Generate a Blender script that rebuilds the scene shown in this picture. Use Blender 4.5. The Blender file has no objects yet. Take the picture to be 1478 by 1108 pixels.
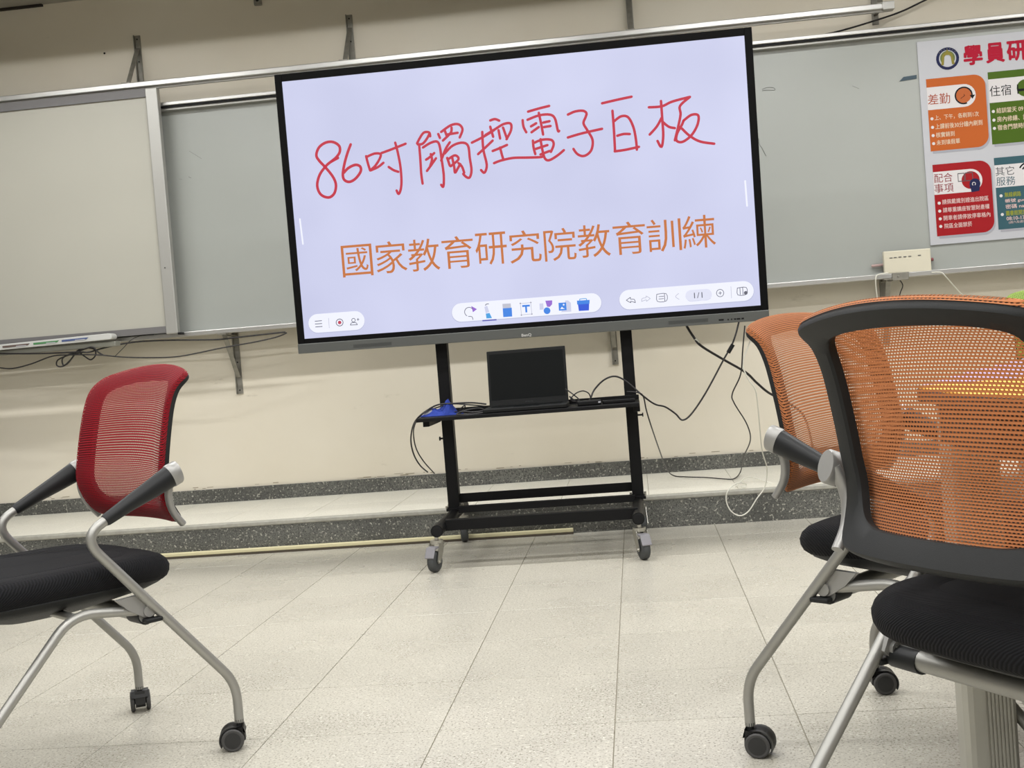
import bpy, bmesh, math, random
from mathutils import Vector, Matrix
random.seed(7)
S = bpy.context.scene
COL = S.collection
PI = math.pi
# ------------------------------------------------------------------ camera
F_PX, YAW, PITCH, ROLL, CAM_H = 1727.3, .1042, -.0303, -.0788, .8544
_f = Vector((-math.sin(YAW)*math.cos(PITCH), math.cos(YAW)*math.cos(PITCH), math.sin(PITCH)))
_r0 = Vector((math.cos(YAW), math.sin(YAW), 0)); _u0 = _r0.cross(_f)
CR = math.cos(ROLL)*_r0 + math.sin(ROLL)*_u0
CU = -math.sin(ROLL)*_r0 + math.cos(ROLL)*_u0
CF = _f
CO = Vector((0, 0, CAM_H))
cd = bpy.data.cameras.new('camera'); cam = bpy.data.objects.new('camera', cd); COL.objects.link(cam)
cd.sensor_width = 36; cd.lens = 36*F_PX/1478; cd.clip_start = .05
cam.matrix_world = Matrix(((CR.x, CU.x, -CF.x, CO.x), (CR.y, CU.y, -CF.y, CO.y), (CR.z, CU.z, -CF.z, CO.z), (0, 0, 0, 1)))
S.camera = cam

def ray(u, v): return CF*F_PX + CR*(u-739) - CU*(v-554)
def at(u, v, Y):            # the point at depth Y behind a measured spot of the photograph
    d = ray(u, v); return CO + d*(Y/d.y)
def down(u, v, z):          # the point at height z
    d = ray(u, v); return CO + d*((z-CO.z)/d.z)
# ------------------------------------------------------------------ world, lights, exposure
w = bpy.data.worlds.new('world'); S.world = w; w.use_nodes = True
w.node_tree.nodes['Background'].inputs[0].default_value = (.9, .95, 1, 1)
w.node_tree.nodes['Background'].inputs[1].default_value = .08
S.view_settings.view_transform = 'Standard'; S.view_settings.look = 'None'
S.view_settings.gamma = 1; S.view_settings.use_curve_mapping = False
S.view_settings.exposure = 0.0
CEIL = 2.90
LIGHT_ROWS = [(4.9, 36, .053), (3.1, 38, .027), (1.2, 40, .027), (-.8, 44, .027), (-2.8, 56, .025)]   # y, watts per fitting, depth of the side skirts added to cut its light
LIGHT_X = [-2.9, -1.0, .9, 2.8]
LIGHT_COL = (1.0, 1.0, 1.0)
# ------------------------------------------------------------------ materials
def srgb(c):
    return tuple((x/12.92 if x <= .04045 else ((x+.055)/1.055)**2.4) for x in (v/255 for v in c)) + (1,)
class N:
    def __init__(s, name):
        s.m = bpy.data.materials.new(name); s.m.use_nodes = True; s.t = s.m.node_tree
        s.b = s.t.nodes['Principled BSDF']; s.out = s.t.nodes['Material Output']
    def n(s, kind, **kw):
        n = s.t.nodes.new(kind)
        for k, v in kw.items(): setattr(n, k, v)
        return n
    def l(s, a, b): s.t.links.new(a, b)
def mat(name, rgb, rough=.5, metal=0., spec=.5, emit=0, noise=0, nscale=20, bump=0, bscale=200, coat=0):
    k = N(name); b = k.b; c = srgb(rgb)
    b.inputs['Base Color'].default_value = c; b.inputs['Roughness'].default_value = rough
    b.inputs['Metallic'].default_value = metal; b.inputs['Specular IOR Level'].default_value = spec
    b.inputs['Coat Weight'].default_value = coat
    if emit:
        b.inputs['Emission Color'].default_value = c; b.inputs['Emission Strength'].default_value = emit
        b.inputs['Base Color'].default_value = (.01, .01, .01, 1)
    if noise or bump:
        tc = k.n('ShaderNodeTexCoord')
    if noise:
        no = k.n('ShaderNodeTexNoise'); no.inputs['Scale'].default_value = nscale; no.inputs['Detail'].default_value = 5
        k.l(tc.outputs['Object'], no.inputs['Vector'])
        r = k.n('ShaderNodeValToRGB'); r.color_ramp.elements[0].position = .3; r.color_ramp.elements[1].position = .7
        r.color_ramp.elements[0].color = tuple(x*(1-noise) for x in c[:3])+(1,)
        r.color_ramp.elements[1].color = tuple(min(1, x*(1+noise)) for x in c[:3])+(1,)
        k.l(no.outputs['Fac'], r.inputs['Fac']); k.l(r.outputs['Color'], b.inputs['Base Color'])
    if bump:
        nb = k.n('ShaderNodeTexNoise'); nb.inputs['Scale'].default_value = bscale; nb.inputs['Detail'].default_value = 3
        k.l(tc.outputs['Object'], nb.inputs['Vector'])
        bp = k.n('ShaderNodeBump'); bp.inputs['Strength'].default_value = bump; bp.inputs['Distance'].default_value = .002
        k.l(nb.outputs['Fac'], bp.inputs['Height']); k.l(bp.outputs['Normal'], b.inputs['Normal'])
    return k.m
M = {}
def wall_mat():
    k = N('cream_wall_paint'); tc = k.n('ShaderNodeTexCoord')
    a = k.n('ShaderNodeTexNoise'); a.inputs['Scale'].default_value = 1.3; a.inputs['Detail'].default_value = 6
    k.l(tc.outputs['Object'], a.inputs['Vector'])
    r = k.n('ShaderNodeValToRGB'); r.color_ramp.elements[0].position = .35; r.color_ramp.elements[1].position = .65
    r.color_ramp.elements[0].color = srgb((216, 208, 190)); r.color_ramp.elements[1].color = srgb((221, 214, 198))
    k.l(a.outputs['Fac'], r.inputs['Fac'])
    # grey scuffs, mostly low on the wall
    s = k.n('ShaderNodeTexNoise'); s.inputs['Scale'].default_value = 7; s.inputs['Detail'].default_value = 8; s.inputs['Roughness'].default_value = .7
    mp = k.n('ShaderNodeMapping'); mp.inputs['Scale'].default_value = (.6, 1, 2.2)
    k.l(tc.outputs['Object'], mp.inputs['Vector']); k.l(mp.outputs['Vector'], s.inputs['Vector'])
    r2 = k.n('ShaderNodeValToRGB'); r2.color_ramp.elements[0].position = .66; r2.color_ramp.elements[1].position = .76
    r2.color_ramp.elements[0].color = (0, 0, 0, 1); r2.color_ramp.elements[1].color = (.35, .35, .35, 1)
    k.l(s.outputs['Fac'], r2.inputs['Fac'])
    mx = k.n('ShaderNodeMixRGB'); mx.inputs['Color2'].default_value = srgb((150, 142, 122))
    k.l(r2.outputs['Color'], mx.inputs['Fac']); k.l(r.outputs['Color'], mx.inputs['Color1'])
    k.l(mx.outputs['Color'], k.b.inputs['Base Color'])
    k.b.inputs['Roughness'].default_value = .55; k.b.inputs['Specular IOR Level'].default_value = .3
    bp = k.n('ShaderNodeBump'); bp.inputs['Strength'].default_value = .25; bp.inputs['Distance'].default_value = .01
    k.l(a.outputs['Fac'], bp.inputs['Height']); k.l(bp.outputs['Normal'], k.b.inputs['Normal'])
    return k.m
M['wall'] = wall_mat()
def speckle(name, base, dark, light, s1=110, rough=.28, amount=(.60, .68), var=.03, rvar=.12):
    k = N(name); tc = k.n('ShaderNodeTexCoord'); oi = k.n('ShaderNodeObjectInfo')
    g = k.n('ShaderNodeNewGeometry')
    cl = k.n('ShaderNodeTexNoise'); cl.inputs['Scale'].default_value = 3.0; cl.inputs['Detail'].default_value = 3
    k.l(g.outputs['Position'], cl.inputs['Vector'])
    rc = k.n('ShaderNodeValToRGB'); rc.color_ramp.elements[0].position = .15; rc.color_ramp.elements[1].position = .85; rc.color_ramp.interpolation = 'EASE'
    rc.color_ramp.elements[0].color = srgb(tuple(x*(1-var) for x in base)); rc.color_ramp.elements[1].color = srgb(tuple(min(255, x*(1+var)) for x in base))
    k.l(cl.outputs['Fac'], rc.inputs['Fac'])
    def chips(scale, lo, hi, col, prev):
        n = k.n('ShaderNodeTexNoise'); n.inputs['Scale'].default_value = scale; n.inputs['Detail'].default_value = 2
        k.l(g.outputs['Position'], n.inputs['Vector'])
        r = k.n('ShaderNodeValToRGB'); r.color_ramp.elements[0].position = lo; r.color_ramp.elements[1].position = hi
        k.l(n.outputs['Fac'], r.inputs['Fac'])
        m = k.n('ShaderNodeMixRGB'); m.inputs['Color2'].default_value = srgb(col)
        k.l(r.outputs['Color'], m.inputs['Fac']); k.l(prev, m.inputs['Color1'])
        return m.outputs['Color']
    c = chips(s1, amount[0], amount[1], dark, rc.outputs['Color'])
    c = chips(s1*.55, .60, .70, light, c)
    hs = k.n('ShaderNodeHueSaturation'); mr = k.n('ShaderNodeMapRange')
    mr.inputs['To Min'].default_value = .965; mr.inputs['To Max'].default_value = 1.035
    k.l(oi.outputs['Random'], mr.inputs['Value']); k.l(mr.outputs['Result'], hs.inputs['Value']); k.l(c, hs.inputs['Color'])
    k.l(hs.outputs['Color'], k.b.inputs['Base Color'])
    rr = k.n('ShaderNodeMapRange'); rr.inputs['To Min'].default_value = rough; rr.inputs['To Max'].default_value = rough+rvar
    k.l(cl.outputs['Fac'], rr.inputs['Value']); k.l(rr.outputs['Result'], k.b.inputs['Roughness'])
    k.b.inputs['Specular IOR Level'].default_value = .5
    return k.m
M['tile'] = speckle('speckled_floor_tile', (176, 172, 160), (122, 117, 104), (200, 197, 184), s1=190, rough=.22, amount=(.56, .63))
M['terrazzo'] = speckle('dark_worn_terrazzo', (92, 92, 87), (62, 62, 59), (165, 163, 152), s1=170, rough=.5, amount=(.5, .62), var=.22)
M['stage_tile'] = speckle('pale_platform_tile', (214, 211, 198), (176, 172, 158), (226, 223, 212), s1=190, rough=.3, amount=(.6, .7))
M['grout'] = mat('tile_joint', (152, 146, 130), .8)
M['nosing'] = mat('grey_stone_nosing', (158, 156, 146), .45, noise=.12, nscale=40)
M['ceiling'] = mat('ceiling_panel', (158, 154, 142), .8)
M['shadow_gap'] = mat('dark_gap', (40, 34, 28), .8)
M['white_board'] = mat('enamel_whiteboard', (160, 163, 158), .25, noise=.02, nscale=2)
M['proj_board'] = mat('matt_cream_board', (178, 176, 165), .42, noise=.02, nscale=2)
M['board_band'] = mat('grey_board_band', (112, 110, 110), .5)
M['alu'] = mat('brushed_aluminium', (196, 195, 192), .34, metal=.85)
M['alu_soft'] = mat('satin_aluminium', (178, 177, 172), .45, metal=.6)
M['galv'] = mat('galvanised_steel', (140, 137, 128), .5, metal=.6, noise=.15, nscale=30)
M['black_frame'] = mat('black_bezel', (8, 8, 9), .5, spec=.12)
M['black_steel'] = mat('black_powder_coat', (12, 12, 13), .5, spec=.2, bump=.15, bscale=600)
M['black_plastic'] = mat('black_plastic', (16, 16, 17), .5, spec=.25)
M['tv_bar'] = mat('grey_speaker_bar', (92, 94, 92), .42, metal=.3)
M['tv_vent'] = mat('dark_vent', (66, 68, 67), .7)
M['chair_silver'] = mat('silver_chair_tube', (156, 155, 150), .42, metal=.7)
M['chair_cast'] = mat('silver_cast_bracket', (150, 149, 146), .42, metal=.5)
M['chair_black'] = mat('charcoal_plastic', (30, 31, 31), .55, spec=.22, bump=.2, bscale=900)
M['arm_black'] = mat('armrest_black', (26, 27, 28), .45, spec=.3)
M['rubber'] = mat('caster_grey_tread', (62, 61, 60), .6)
M['caster_black'] = mat('caster_black', (34, 34, 34), .45)
M['tread'] = mat('grey_rubber_wheel', (58, 60, 60), .6)
M['chrome'] = mat('zinc_fork', (190, 188, 180), .28, metal=.9)
M['pedal'] = mat('grey_brake_pedal', (122, 120, 124), .5)
M['cable'] = mat('black_cable', (22, 18, 19), .45)
M['white_cable'] = mat('white_cable', (214, 212, 200), .5)
M['cream_plastic'] = mat('cream_plastic', (208, 202, 182), .5)
M['laptop'] = mat('laptop_black', (22, 23, 23), .5, spec=.2)
M['laptop_screen'] = mat('laptop_screen', (9, 12, 12), .5, spec=.12)
M['blue_cloth'] = mat('blue_cloth', (26, 52, 140), .85, bump=.5, bscale=300)
M['poster'] = mat('poster_white', (184, 185, 190), .4)
M['table_frame'] = mat('dark_table_frame', (58, 50, 46), .5, spec=.2)
M['table_purple'] = mat('lilac_laminate', (176, 160, 196), .3)
M['table_yellow'] = mat('yellow_laminate', (238, 178, 60), .4)
M['table_leg'] = mat('aluminium_profile', (170, 168, 158), .42, metal=.35)
def ink(name, rgb, emit=0, rough=.5): 
    m = mat(name, tuple(c*.93 for c in rgb), rough, emit=emit, spec=.15); return m
def fabric(name, rgb, dark):
    """woven mesh with real open holes, rows 4 mm apart, from UVs in metres"""
    k = N(name); uv = k.n('ShaderNodeUVMap'); uv.uv_map = 'UVMap'
    sep = k.n('ShaderNodeSeparateXYZ'); k.l(uv.outputs['UV'], sep.inputs[0])
    def ma(op, a, b=None):
        n = k.n('ShaderNodeMath', operation=op)
        for i, x in enumerate((a, b)):
            if x is None: continue
            if isinstance(x, (int, float)): n.inputs[i].default_value = x
            else: k.l(x, n.inputs[i])
        return n.outputs[0]
    row = ma('DIVIDE', sep.outputs['Y'], .0042); col = ma('DIVIDE', sep.outputs['X'], .0060)
    ri = ma('FLOOR', row); rf = ma('SUBTRACT', ma('FRACT', row), .5)
    half = ma('MULTIPLY', ma('MODULO', ri, 2), .5)
    cf = ma('SUBTRACT', ma('FRACT', ma('ADD', col, half)), .5)
    d = ma('ADD', ma('POWER', ma('ABSOLUTE', ma('DIVIDE', cf, .33)), 2.5), ma('POWER', ma('ABSOLUTE', ma('DIVIDE', rf, .20)), 2.5))
    hole = ma('LESS_THAN', d, 1.0)
    # colour: thread rows darker in the grooves
    groove = ma('MULTIPLY', ma('ABSOLUTE', rf), 2)
    mx = k.n('ShaderNodeMixRGB'); mx.inputs['Color1'].default_value = srgb(dark); mx.inputs['Color2'].default_value = srgb(rgb)
    k.l(groove, mx.inputs['Fac']); k.l(mx.outputs['Color'], k.b.inputs['Base Color'])
    k.b.inputs['Roughness'].default_value = .75; k.b.inputs['Sheen Weight'].default_value = .05
    k.b.inputs['Specular IOR Level'].default_value = .25
    bp = k.n('ShaderNodeBump'); bp.inputs['Strength'].default_value = .7; bp.inputs['Distance'].default_value = .0012
    k.l(groove, bp.inputs['Height']); k.l(bp.outputs['Normal'], k.b.inputs['Normal'])
    tl = k.n('ShaderNodeBsdfTranslucent'); tl.inputs['Color'].default_value = srgb(rgb)
    m0 = k.n('ShaderNodeMixShader'); m0.inputs['Fac'].default_value = .22
    k.l(k.b.outputs[0], m0.inputs[1]); k.l(tl.outputs[0], m0.inputs[2])
    tr = k.n('ShaderNodeBsdfTransparent'); ms = k.n('ShaderNodeMixShader')
    k.l(hole, ms.inputs['Fac']); k.l(m0.outputs[0], ms.inputs[1]); k.l(tr.outputs[0], ms.inputs[2])
    k.l(ms.outputs[0], k.out.inputs['Surface'])
    return k.m
M['mesh_red'] = fabric('red_mesh_fabric', (156, 12, 30), (98, 6, 18))
M['mesh_orange'] = fabric('orange_mesh_fabric', (192, 122, 76), (140, 82, 46))
M['mesh_green'] = fabric('green_mesh_fabric', (158, 186, 88), (104, 130, 50))
M['mesh_blue'] = fabric('blue_mesh_fabric', (60, 90, 150), (34, 56, 104))
def seat_fabric():
    k = N('black_ribbed_seat_fabric'); tc = k.n('ShaderNodeTexCoord')
    wv = k.n('ShaderNodeTexWave'); wv.wave_type = 'BANDS'; wv.bands_direction = 'DIAGONAL'
    wv.inputs['Scale'].default_value = 95; wv.inputs['Distortion'].default_value = 1.2; wv.inputs['Detail Scale'].default_value = .6
    k.l(tc.outputs['Object'], wv.inputs['Vector'])
    r = k.n('ShaderNodeValToRGB'); r.color_ramp.elements[0].color = srgb((7, 7, 9)); r.color_ramp.elements[1].color = srgb((22, 22, 25))
    k.l(wv.outputs['Fac'], r.inputs['Fac']); k.l(r.outputs['Color'], k.b.inputs['Base Color'])
    k.b.inputs['Roughness'].default_value = .85; k.b.inputs['Specular IOR Level'].default_value = .2
    bp = k.n('ShaderNodeBump'); bp.inputs['Strength'].default_value = .5; bp.inputs['Distance'].default_value = .002
    k.l(wv.outputs['Fac'], bp.inputs['Height']); k.l(bp.outputs['Normal'], k.b.inputs['Normal'])
    return k.m
M['seat'] = seat_fabric()
# ------------------------------------------------------------------ building helpers
class B:
    """collects shapes into one mesh"""
    def __init__(s): s.v = []; s.f = []; s.uv = None
    def add(s, vs, fs):
        o = len(s.v); s.v += [tuple(v) for v in vs]; s.f += [tuple(i+o for i in f) for f in fs]; return s
    def box(s, x0, x1, y0, y1, z0, z1, T=None):
        vs = [Vector((x, y, z)) for x in (x0, x1) for y in (y0, y1) for z in (z0, z1)]
        if T: vs = [T @ v for v in vs]
        return s.add(vs, [(0, 1, 3, 2), (4, 6, 7, 5), (0, 4, 5, 1), (2, 3, 7, 6), (0, 2, 6, 4), (1, 5, 7, 3)])
    def tube(s, pts, r, n=12, caps=True, flat=1.0):
        pts = [Vector(p) for p in pts]; m = len(pts)
        rs = r if isinstance(r, (list, tuple)) else [r]*m
        t0 = (pts[1]-pts[0]).normalized()
        up = Vector((0, 0, 1)) if abs(t0.z) < .9 else Vector((1, 0, 0))
        a = t0.cross(up).normalized(); vs = []; fs = []; fl = flat if isinstance(flat, (list, tuple)) else [flat]*m
        for i, p in enumerate(pts):
            t = ((pts[min(i+1, m-1)]-p).normalized() + (p-pts[max(i-1, 0)]).normalized())
            t = t.normalized() if t.length > 1e-9 else t0
            a = (a - t*a.dot(t)).normalized(); b = t.cross(a)
            for j in range(n):
                q = 2*PI*j/n; vs.append(p + a*(math.cos(q)*rs[i]) + b*(math.sin(q)*rs[i]*fl[i]))
        for i in range(m-1):
            for j in range(n):
                k = (j+1) % n; fs.append((i*n+j, i*n+k, (i+1)*n+k, (i+1)*n+j))
        if caps: fs += [tuple(range(n-1, -1, -1)), tuple((m-1)*n+j for j in range(n))]
        return s.add(vs, fs)
    def cyl(s, p, q, r, n=20, r2=None): return s.tube([p, q], [r, r if r2 is None else r2], n)
    def lathe(s, prof, axis, c, n=24):
        """prof: (radius, height) list turned about the axis through c"""
        ax = Vector(axis).normalized(); up = Vector((0, 0, 1)) if abs(ax.z) < .9 else Vector((1, 0, 0))
        a = ax.cross(up).normalized(); b = ax.cross(a); c = Vector(c); vs = []; fs = []
        for r, h in prof:
            for j in range(n):
                q = 2*PI*j/n; vs.append(c + ax*h + a*(r*math.cos(q)) + b*(r*math.sin(q)))
        m = len(prof)
        for i in range(m-1):
            for j in range(n):
                k = (j+1) % n; fs.append((i*n+j, i*n+k, (i+1)*n+k, (i+1)*n+j))
        fs += [tuple(range(n-1, -1, -1)), tuple((m-1)*n+j for j in range(n))]
        return s.add(vs, fs)
    def prism(s, poly, a, b, T):
        """poly in 2-D, lifted by T(x, y, depth) from depth a to b"""
        n = len(poly); vs = [T(x, y, a) for x, y in poly] + [T(x, y, b) for x, y in poly]
        fs = [tuple(range(n-1, -1, -1)), tuple(range(n, 2*n))] + [(i, (i+1) % n, n+(i+1) % n, n+i) for i in range(n)]
        return s.add(vs, fs)
def link(o, parent=None):
    COL.objects.link(o)
    if parent is not None: o.parent = parent
    return o
def obj(name, b, m, parent=None, smooth=False, bevel=0, org=None, seg=2):
    me = bpy.data.meshes.new(name)
    vs = b.v if org is None else [(x-org[0], y-org[1], z-org[2]) for x, y, z in b.v]
    me.from_pydata(vs, [], b.f); me.update()
    bm = bmesh.new(); bm.from_mesh(me); bmesh.ops.recalc_face_normals(bm, faces=bm.faces); bm.to_mesh(me); bm.free()
    if b.uv:
        ul = me.uv_layers.new(name='UVMap')
        for lp in me.loops: ul.data[lp.index].uv = b.uv[lp.vertex_index]
    me.materials.append(m)
    o = bpy.data.objects.new(name, me); link(o, parent)
    if smooth:
        for p in me.polygons: p.use_smooth = True
        md = o.modifiers.new('edges', 'EDGE_SPLIT'); md.split_angle = .7
    if bevel:
        md = o.modifiers.new('bevel', 'BEVEL'); md.width = bevel; md.segments = seg; md.limit_method = 'ANGLE'; md.harden_normals = False
    return o
def thing(name, label, cat, loc=(0, 0, 0), rz=0, group=None):
    o = bpy.data.objects.new(name, None); link(o); o.location = loc; o.rotation_euler = (0, 0, rz)
    o.empty_display_size = .1; return tag(o, label, cat, group)
def tag(o, label, cat, group=None):
    o['label'] = label; o['category'] = cat
    if group: o['group'] = group
    return o
def struct(o): o['kind'] = 'structure'; return o
def fillet(pts, r, n=7):
    pts = [Vector(p) for p in pts]; out = [pts[0]]
    for i in range(1, len(pts)-1):
        rr = r[i-1] if isinstance(r, (list, tuple)) else r
        a = (pts[i-1]-pts[i]); c = (pts[i+1]-pts[i]); d = min(rr, a.length*.48, c.length*.48)
        p0 = pts[i]+a.normalized()*d; p2 = pts[i]+c.normalized()*d
        for k in range(n+1):
            t = k/n; out.append(p0*(1-t)**2 + pts[i]*2*t*(1-t) + p2*t*t)
    return out + [pts[-1]]
def smooth_path(pts, sub=6):
    pts = [Vector(p) for p in pts]; out = []
    for i in range(len(pts)-1):
        p0 = pts[max(i-1, 0)]; p1 = pts[i]; p2 = pts[i+1]; p3 = pts[min(i+2, len(pts)-1)]
        for k in range(sub):
            t = k/sub
            out.append(.5*((2*p1)+(p2-p0)*t+(2*p0-5*p1+4*p2-p3)*t*t+(3*p1-p0-3*p2+p3)*t**3))
    return out+[pts[-1]]
def glyphs(body, size, bold=0, spacing=1.0, sx=1.0):
    """text -> (verts2d, faces, width, xmin, ymin, ymax)"""
    c = bpy.data.curves.new('t', 'FONT'); c.body = body; c.size = size; c.offset = bold; c.space_character = spacing
    c.resolution_u = 3
    o = bpy.data.objects.new('t', c); COL.objects.link(o)
    dg = bpy.context.evaluated_depsgraph_get(); me = bpy.data.meshes.new_from_object(o.evaluated_get(dg))
    v = [(p.co.x*sx, p.co.y) for p in me.vertices]; f = [tuple(p.vertices) for p in me.polygons]
    bpy.data.objects.remove(o); bpy.data.curves.remove(c); bpy.data.meshes.remove(me)
    return v, f
def text(name, body, m, parent, T, x0, x1, y0, y1, bold=0, depth=0):
    """lettering fitted to the box x0..x1, y0..y1 on the flat surface T"""
    v, f = glyphs(body, 1, min(bold, 0))
    if not v: return None
    a, b_, c, d = min(p[0] for p in v), max(p[0] for p in v), min(p[1] for p in v), max(p[1] for p in v)
    sx = (x1-x0)/(b_-a) if x1 is not None else None; sy = (y1-y0)/(d-c)
    if sx is None: sx = sy
    q = B(); k = max(bold, 0); d = depth
    for ox, oy in ([(0, 0)] if k == 0 else [(0, 0)]+[(k*math.cos(PI*i/4), k*math.sin(PI*i/4)) for i in range(8)]):
        q.add([T(x0+(p[0]-a+ox)*sx, y0+(p[1]-c+oy)*sy, d) for p in v], f); d += .000012
    return obj(name, q, m, parent)
# ------------------------------------------------------------------ room shell
XL, XR, YB, YW = -3.59, 4.6, -4.2, 6.25
STY, STH = 5.366, .1454
def shell(name, x0, x1, y0, y1, z0, z1, m):
    return struct(obj(name, B().box(x0, x1, y0, y1, z0, z1), m))
shell('wall_back', XL-.2, XR+.2, YW, YW+.15, -.2, CEIL+.5, M['wall'])
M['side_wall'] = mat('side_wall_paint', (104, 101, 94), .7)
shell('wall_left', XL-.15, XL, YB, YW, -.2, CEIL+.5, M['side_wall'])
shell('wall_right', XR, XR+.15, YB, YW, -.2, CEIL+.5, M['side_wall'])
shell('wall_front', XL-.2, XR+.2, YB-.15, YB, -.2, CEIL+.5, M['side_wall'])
ceil = shell('ceiling', XL, XR, YB, YW, CEIL, CEIL+.12, M['ceiling'])
# dark strip, shade painted in for the gap between ceiling panels and wall
struct(obj('trim_1', B().box(XL, -3.03, YW-.022, YW-.002, CEIL-.012, CEIL-.001), M['shadow_gap']))
floor = shell('floor', XL, XR, YB, STY, -.12, -.0035, M['grout'])
TS = .40; X0 = -.1066; Y0 = 2.658
def tile_mesh(sx, sy, h=.0035):
    g = .0011; b = B(); x, y = sx/2-g, sy/2-g; c = .0006
    b.add([(-x, -y, -h), (x, -y, -h), (x, y, -h), (-x, y, -h), (-x, -y, -c), (x, -y, -c), (x, y, -c), (-x, y, -c),
           (-x+c, -y+c, 0), (x-c, -y+c, 0), (x-c, y-c, 0), (-x+c, y-c, 0)],
          [(0, 1, 5, 4), (1, 2, 6, 5), (2, 3, 7, 6), (3, 0, 4, 7), (4, 5, 9, 8), (5, 6, 10, 9), (6, 7, 11, 10), (7, 4, 8, 11), (8, 9, 10, 11)])
    return b
cache = {}
def place_tile(x0, x1, y0, y1, z, parent, m=M['tile']):
    k = (round(x1-x0, 4), round(y1-y0, 4), m.name)
    if k not in cache:
        o = obj('tile', tile_mesh(k[0], k[1]), m, parent); cache[k] = o.data
    else:
        o = bpy.data.objects.new('tile', cache[k]); link(o, parent)
    o.location = ((x0+x1)/2, (y0+y1)/2, z)
rest = B()
for i in range(-9, 13):
    for j in range(-18, 7):
        xa, xb = max(X0+i*TS, XL), min(X0+(i+1)*TS, XR); ya, yb = max(Y0+j*TS, YB), min(Y0+(j+1)*TS, STY)
        if xb-xa < .01 or yb-ya < .01: continue
        if ya > .9 and -3.0 < (xa+xb)/2 < 2.6: place_tile(xa, xb, ya, yb, 0, floor)
        else:
            t = tile_mesh(round(xb-xa, 4), round(yb-ya, 4)); rest.add([(x+(xa+xb)/2, y+(ya+yb)/2, z) for x, y, z in t.v], t.f)
ro = obj('tile', rest, M['tile'], floor); ro['kind'] = 'stuff'
# platform
platform = struct(obj('trim_2', B().box(XL, XR, STY+.004, YW, -.1, STH-.0035), M['grout']))
struct(platform)
for i in range(-9, 12):
    xa, xb = max(X0+.12+i*TS, XL), min(X0+.12+(i+1)*TS, XR)
    if xb-xa < .01: continue
    for ya, yb in ((STY+.035, STY+.435), (STY+.435, STY+.835), (STY+.835, YW-.008)):
        if yb-ya > .02: place_tile(xa, xb, ya, yb, STH, platform, M['stage_tile'])
obj('riser', B().box(XL, XR, STY, STY+.012, 0, STH-.022), M['terrazzo'], platform)
obj('nosing', B().box(XL, XR, STY-.004, STY+.035, STH-.022, STH+.001), M['nosing'], platform, bevel=.006)
bb = B().box(XL, XR, YW-.012, YW, STH, .2195)
struct(obj('baseboard_back', bb, M['terrazzo'], bevel=.002))
struct(obj('baseboard_left', B().box(XL, XL+.012, YB, STY, 0, .075), M['terrazzo']))
struct(obj('baseboard_right', B().box(XR-.012, XR, YB, STY, 0, .075), M['terrazzo']))
# ragged paint edge above the baseboard: worn chips in the paint
pb = B()
for _ in range(46):
    x = random.uniform(-3.4, 2.4); z = random.uniform(.222, .235); wd = random.uniform(.008, .05)
    pb.box(x, x+wd, YW-.0012, YW-.0002, z, z+random.uniform(.0015, .004))
pc = obj('paint_chips', pb, mat('chipped_paint', (150, 140, 118), .7), bpy.data.objects['wall_back']); pc['kind'] = 'stuff'
# cream trunking strip lying at the foot of the platform
q = B().box(XL, -.335, STY-.028, STY-.004, .006, .024).box(XL, -.335, STY-.03, STY-.006, 0, .006)
tr = obj('cable_trunking', B().box(0, XL*-1-.335, -.012, .012, .009, .026), mat('cream_trunking', (206, 198, 160), .45), bevel=.003)
tr.location = (XL, STY-.018, 0); tag(tr, 'long cream plastic trunking strip lying along the foot of the platform', 'trunking')
obj('gap_shade_strip', B().box(0, XL*-1-.335, -.016, .010, 0, .009), mat('gap_shade', (70, 62, 50), .8), tr)  # dark strip painted in for the shaded gap under the trunking
# ------------------------------------------------------------------ ceiling lights
lum = mat('light_tube', (255, 250, 232), .5, emit=6)
lf = mat('light_skirt', (70, 70, 68), .6)
for ry, wt, dp in LIGHT_ROWS:
    for rx in LIGHT_X:
        t = thing('ceiling_light', 'long strip light on the ceiling, opaque side skirts added to cut its light', 'light', (rx, ry, CEIL), 0, 'strip lights')
        b = B().box(-.86, .86, -.26, -.25, -dp, 0).box(-.86, .86, .25, .26, -dp, 0).box(-.87, -.86, -.26, .26, -dp, 0).box(.86, .87, -.26, .26, -dp, 0)  # opaque skirts added to keep direct light off the top of the wall
        obj('cutoff_skirt', b, lf, t)
        obj('tube', B().cyl((-.6, 0, -.008), (.6, 0, -.008), .006, 10), lum, t)
        ld = bpy.data.lights.new('strip_lamp', 'AREA'); ld.shape = 'RECTANGLE'; ld.size = 1.2; ld.size_y = .07
        ld.energy = wt; ld.color = LIGHT_COL
        lo = bpy.data.objects.new('strip_lamp', ld); link(lo, t); lo.location = (0, 0, -.002)
# ------------------------------------------------------------------ boards on the wall
def wbox(t, name, x0, x1, y0, y1, z0, z1, m, bevel=0):
    L = t.location
    return obj(name, B().box(x0-L.x, x1-L.x, y0-L.y, y1-L.y, z0-L.z, z1-L.z), m, t, bevel=bevel)
t = thing('whiteboard', 'long white enamel board behind the big display, with marker scratches', 'whiteboard', (0, 6.15, 1.05))
wbox(t, 'writing_surface', -3.4, 3.4, 6.150, 6.170, 1.07, 2.25, M['white_board'])
wbox(t, 'top_rail', -3.41, 3.41, 6.09, 6.175, 2.257, 2.276, M['alu'], .003)
wbox(t, 'rail_groove', -3.41, 3.41, 6.10, 6.175, 2.249, 2.257, M['black_plastic'])
wbox(t, 'upper_lip', -3.41, 3.41, 6.112, 6.175, 2.236, 2.249, M['alu_soft'], .002)
wbox(t, 'bottom_rail', -3.41, 3.41, 6.085, 6.175, 1.048, 1.072, M['alu'], .003)
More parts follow.
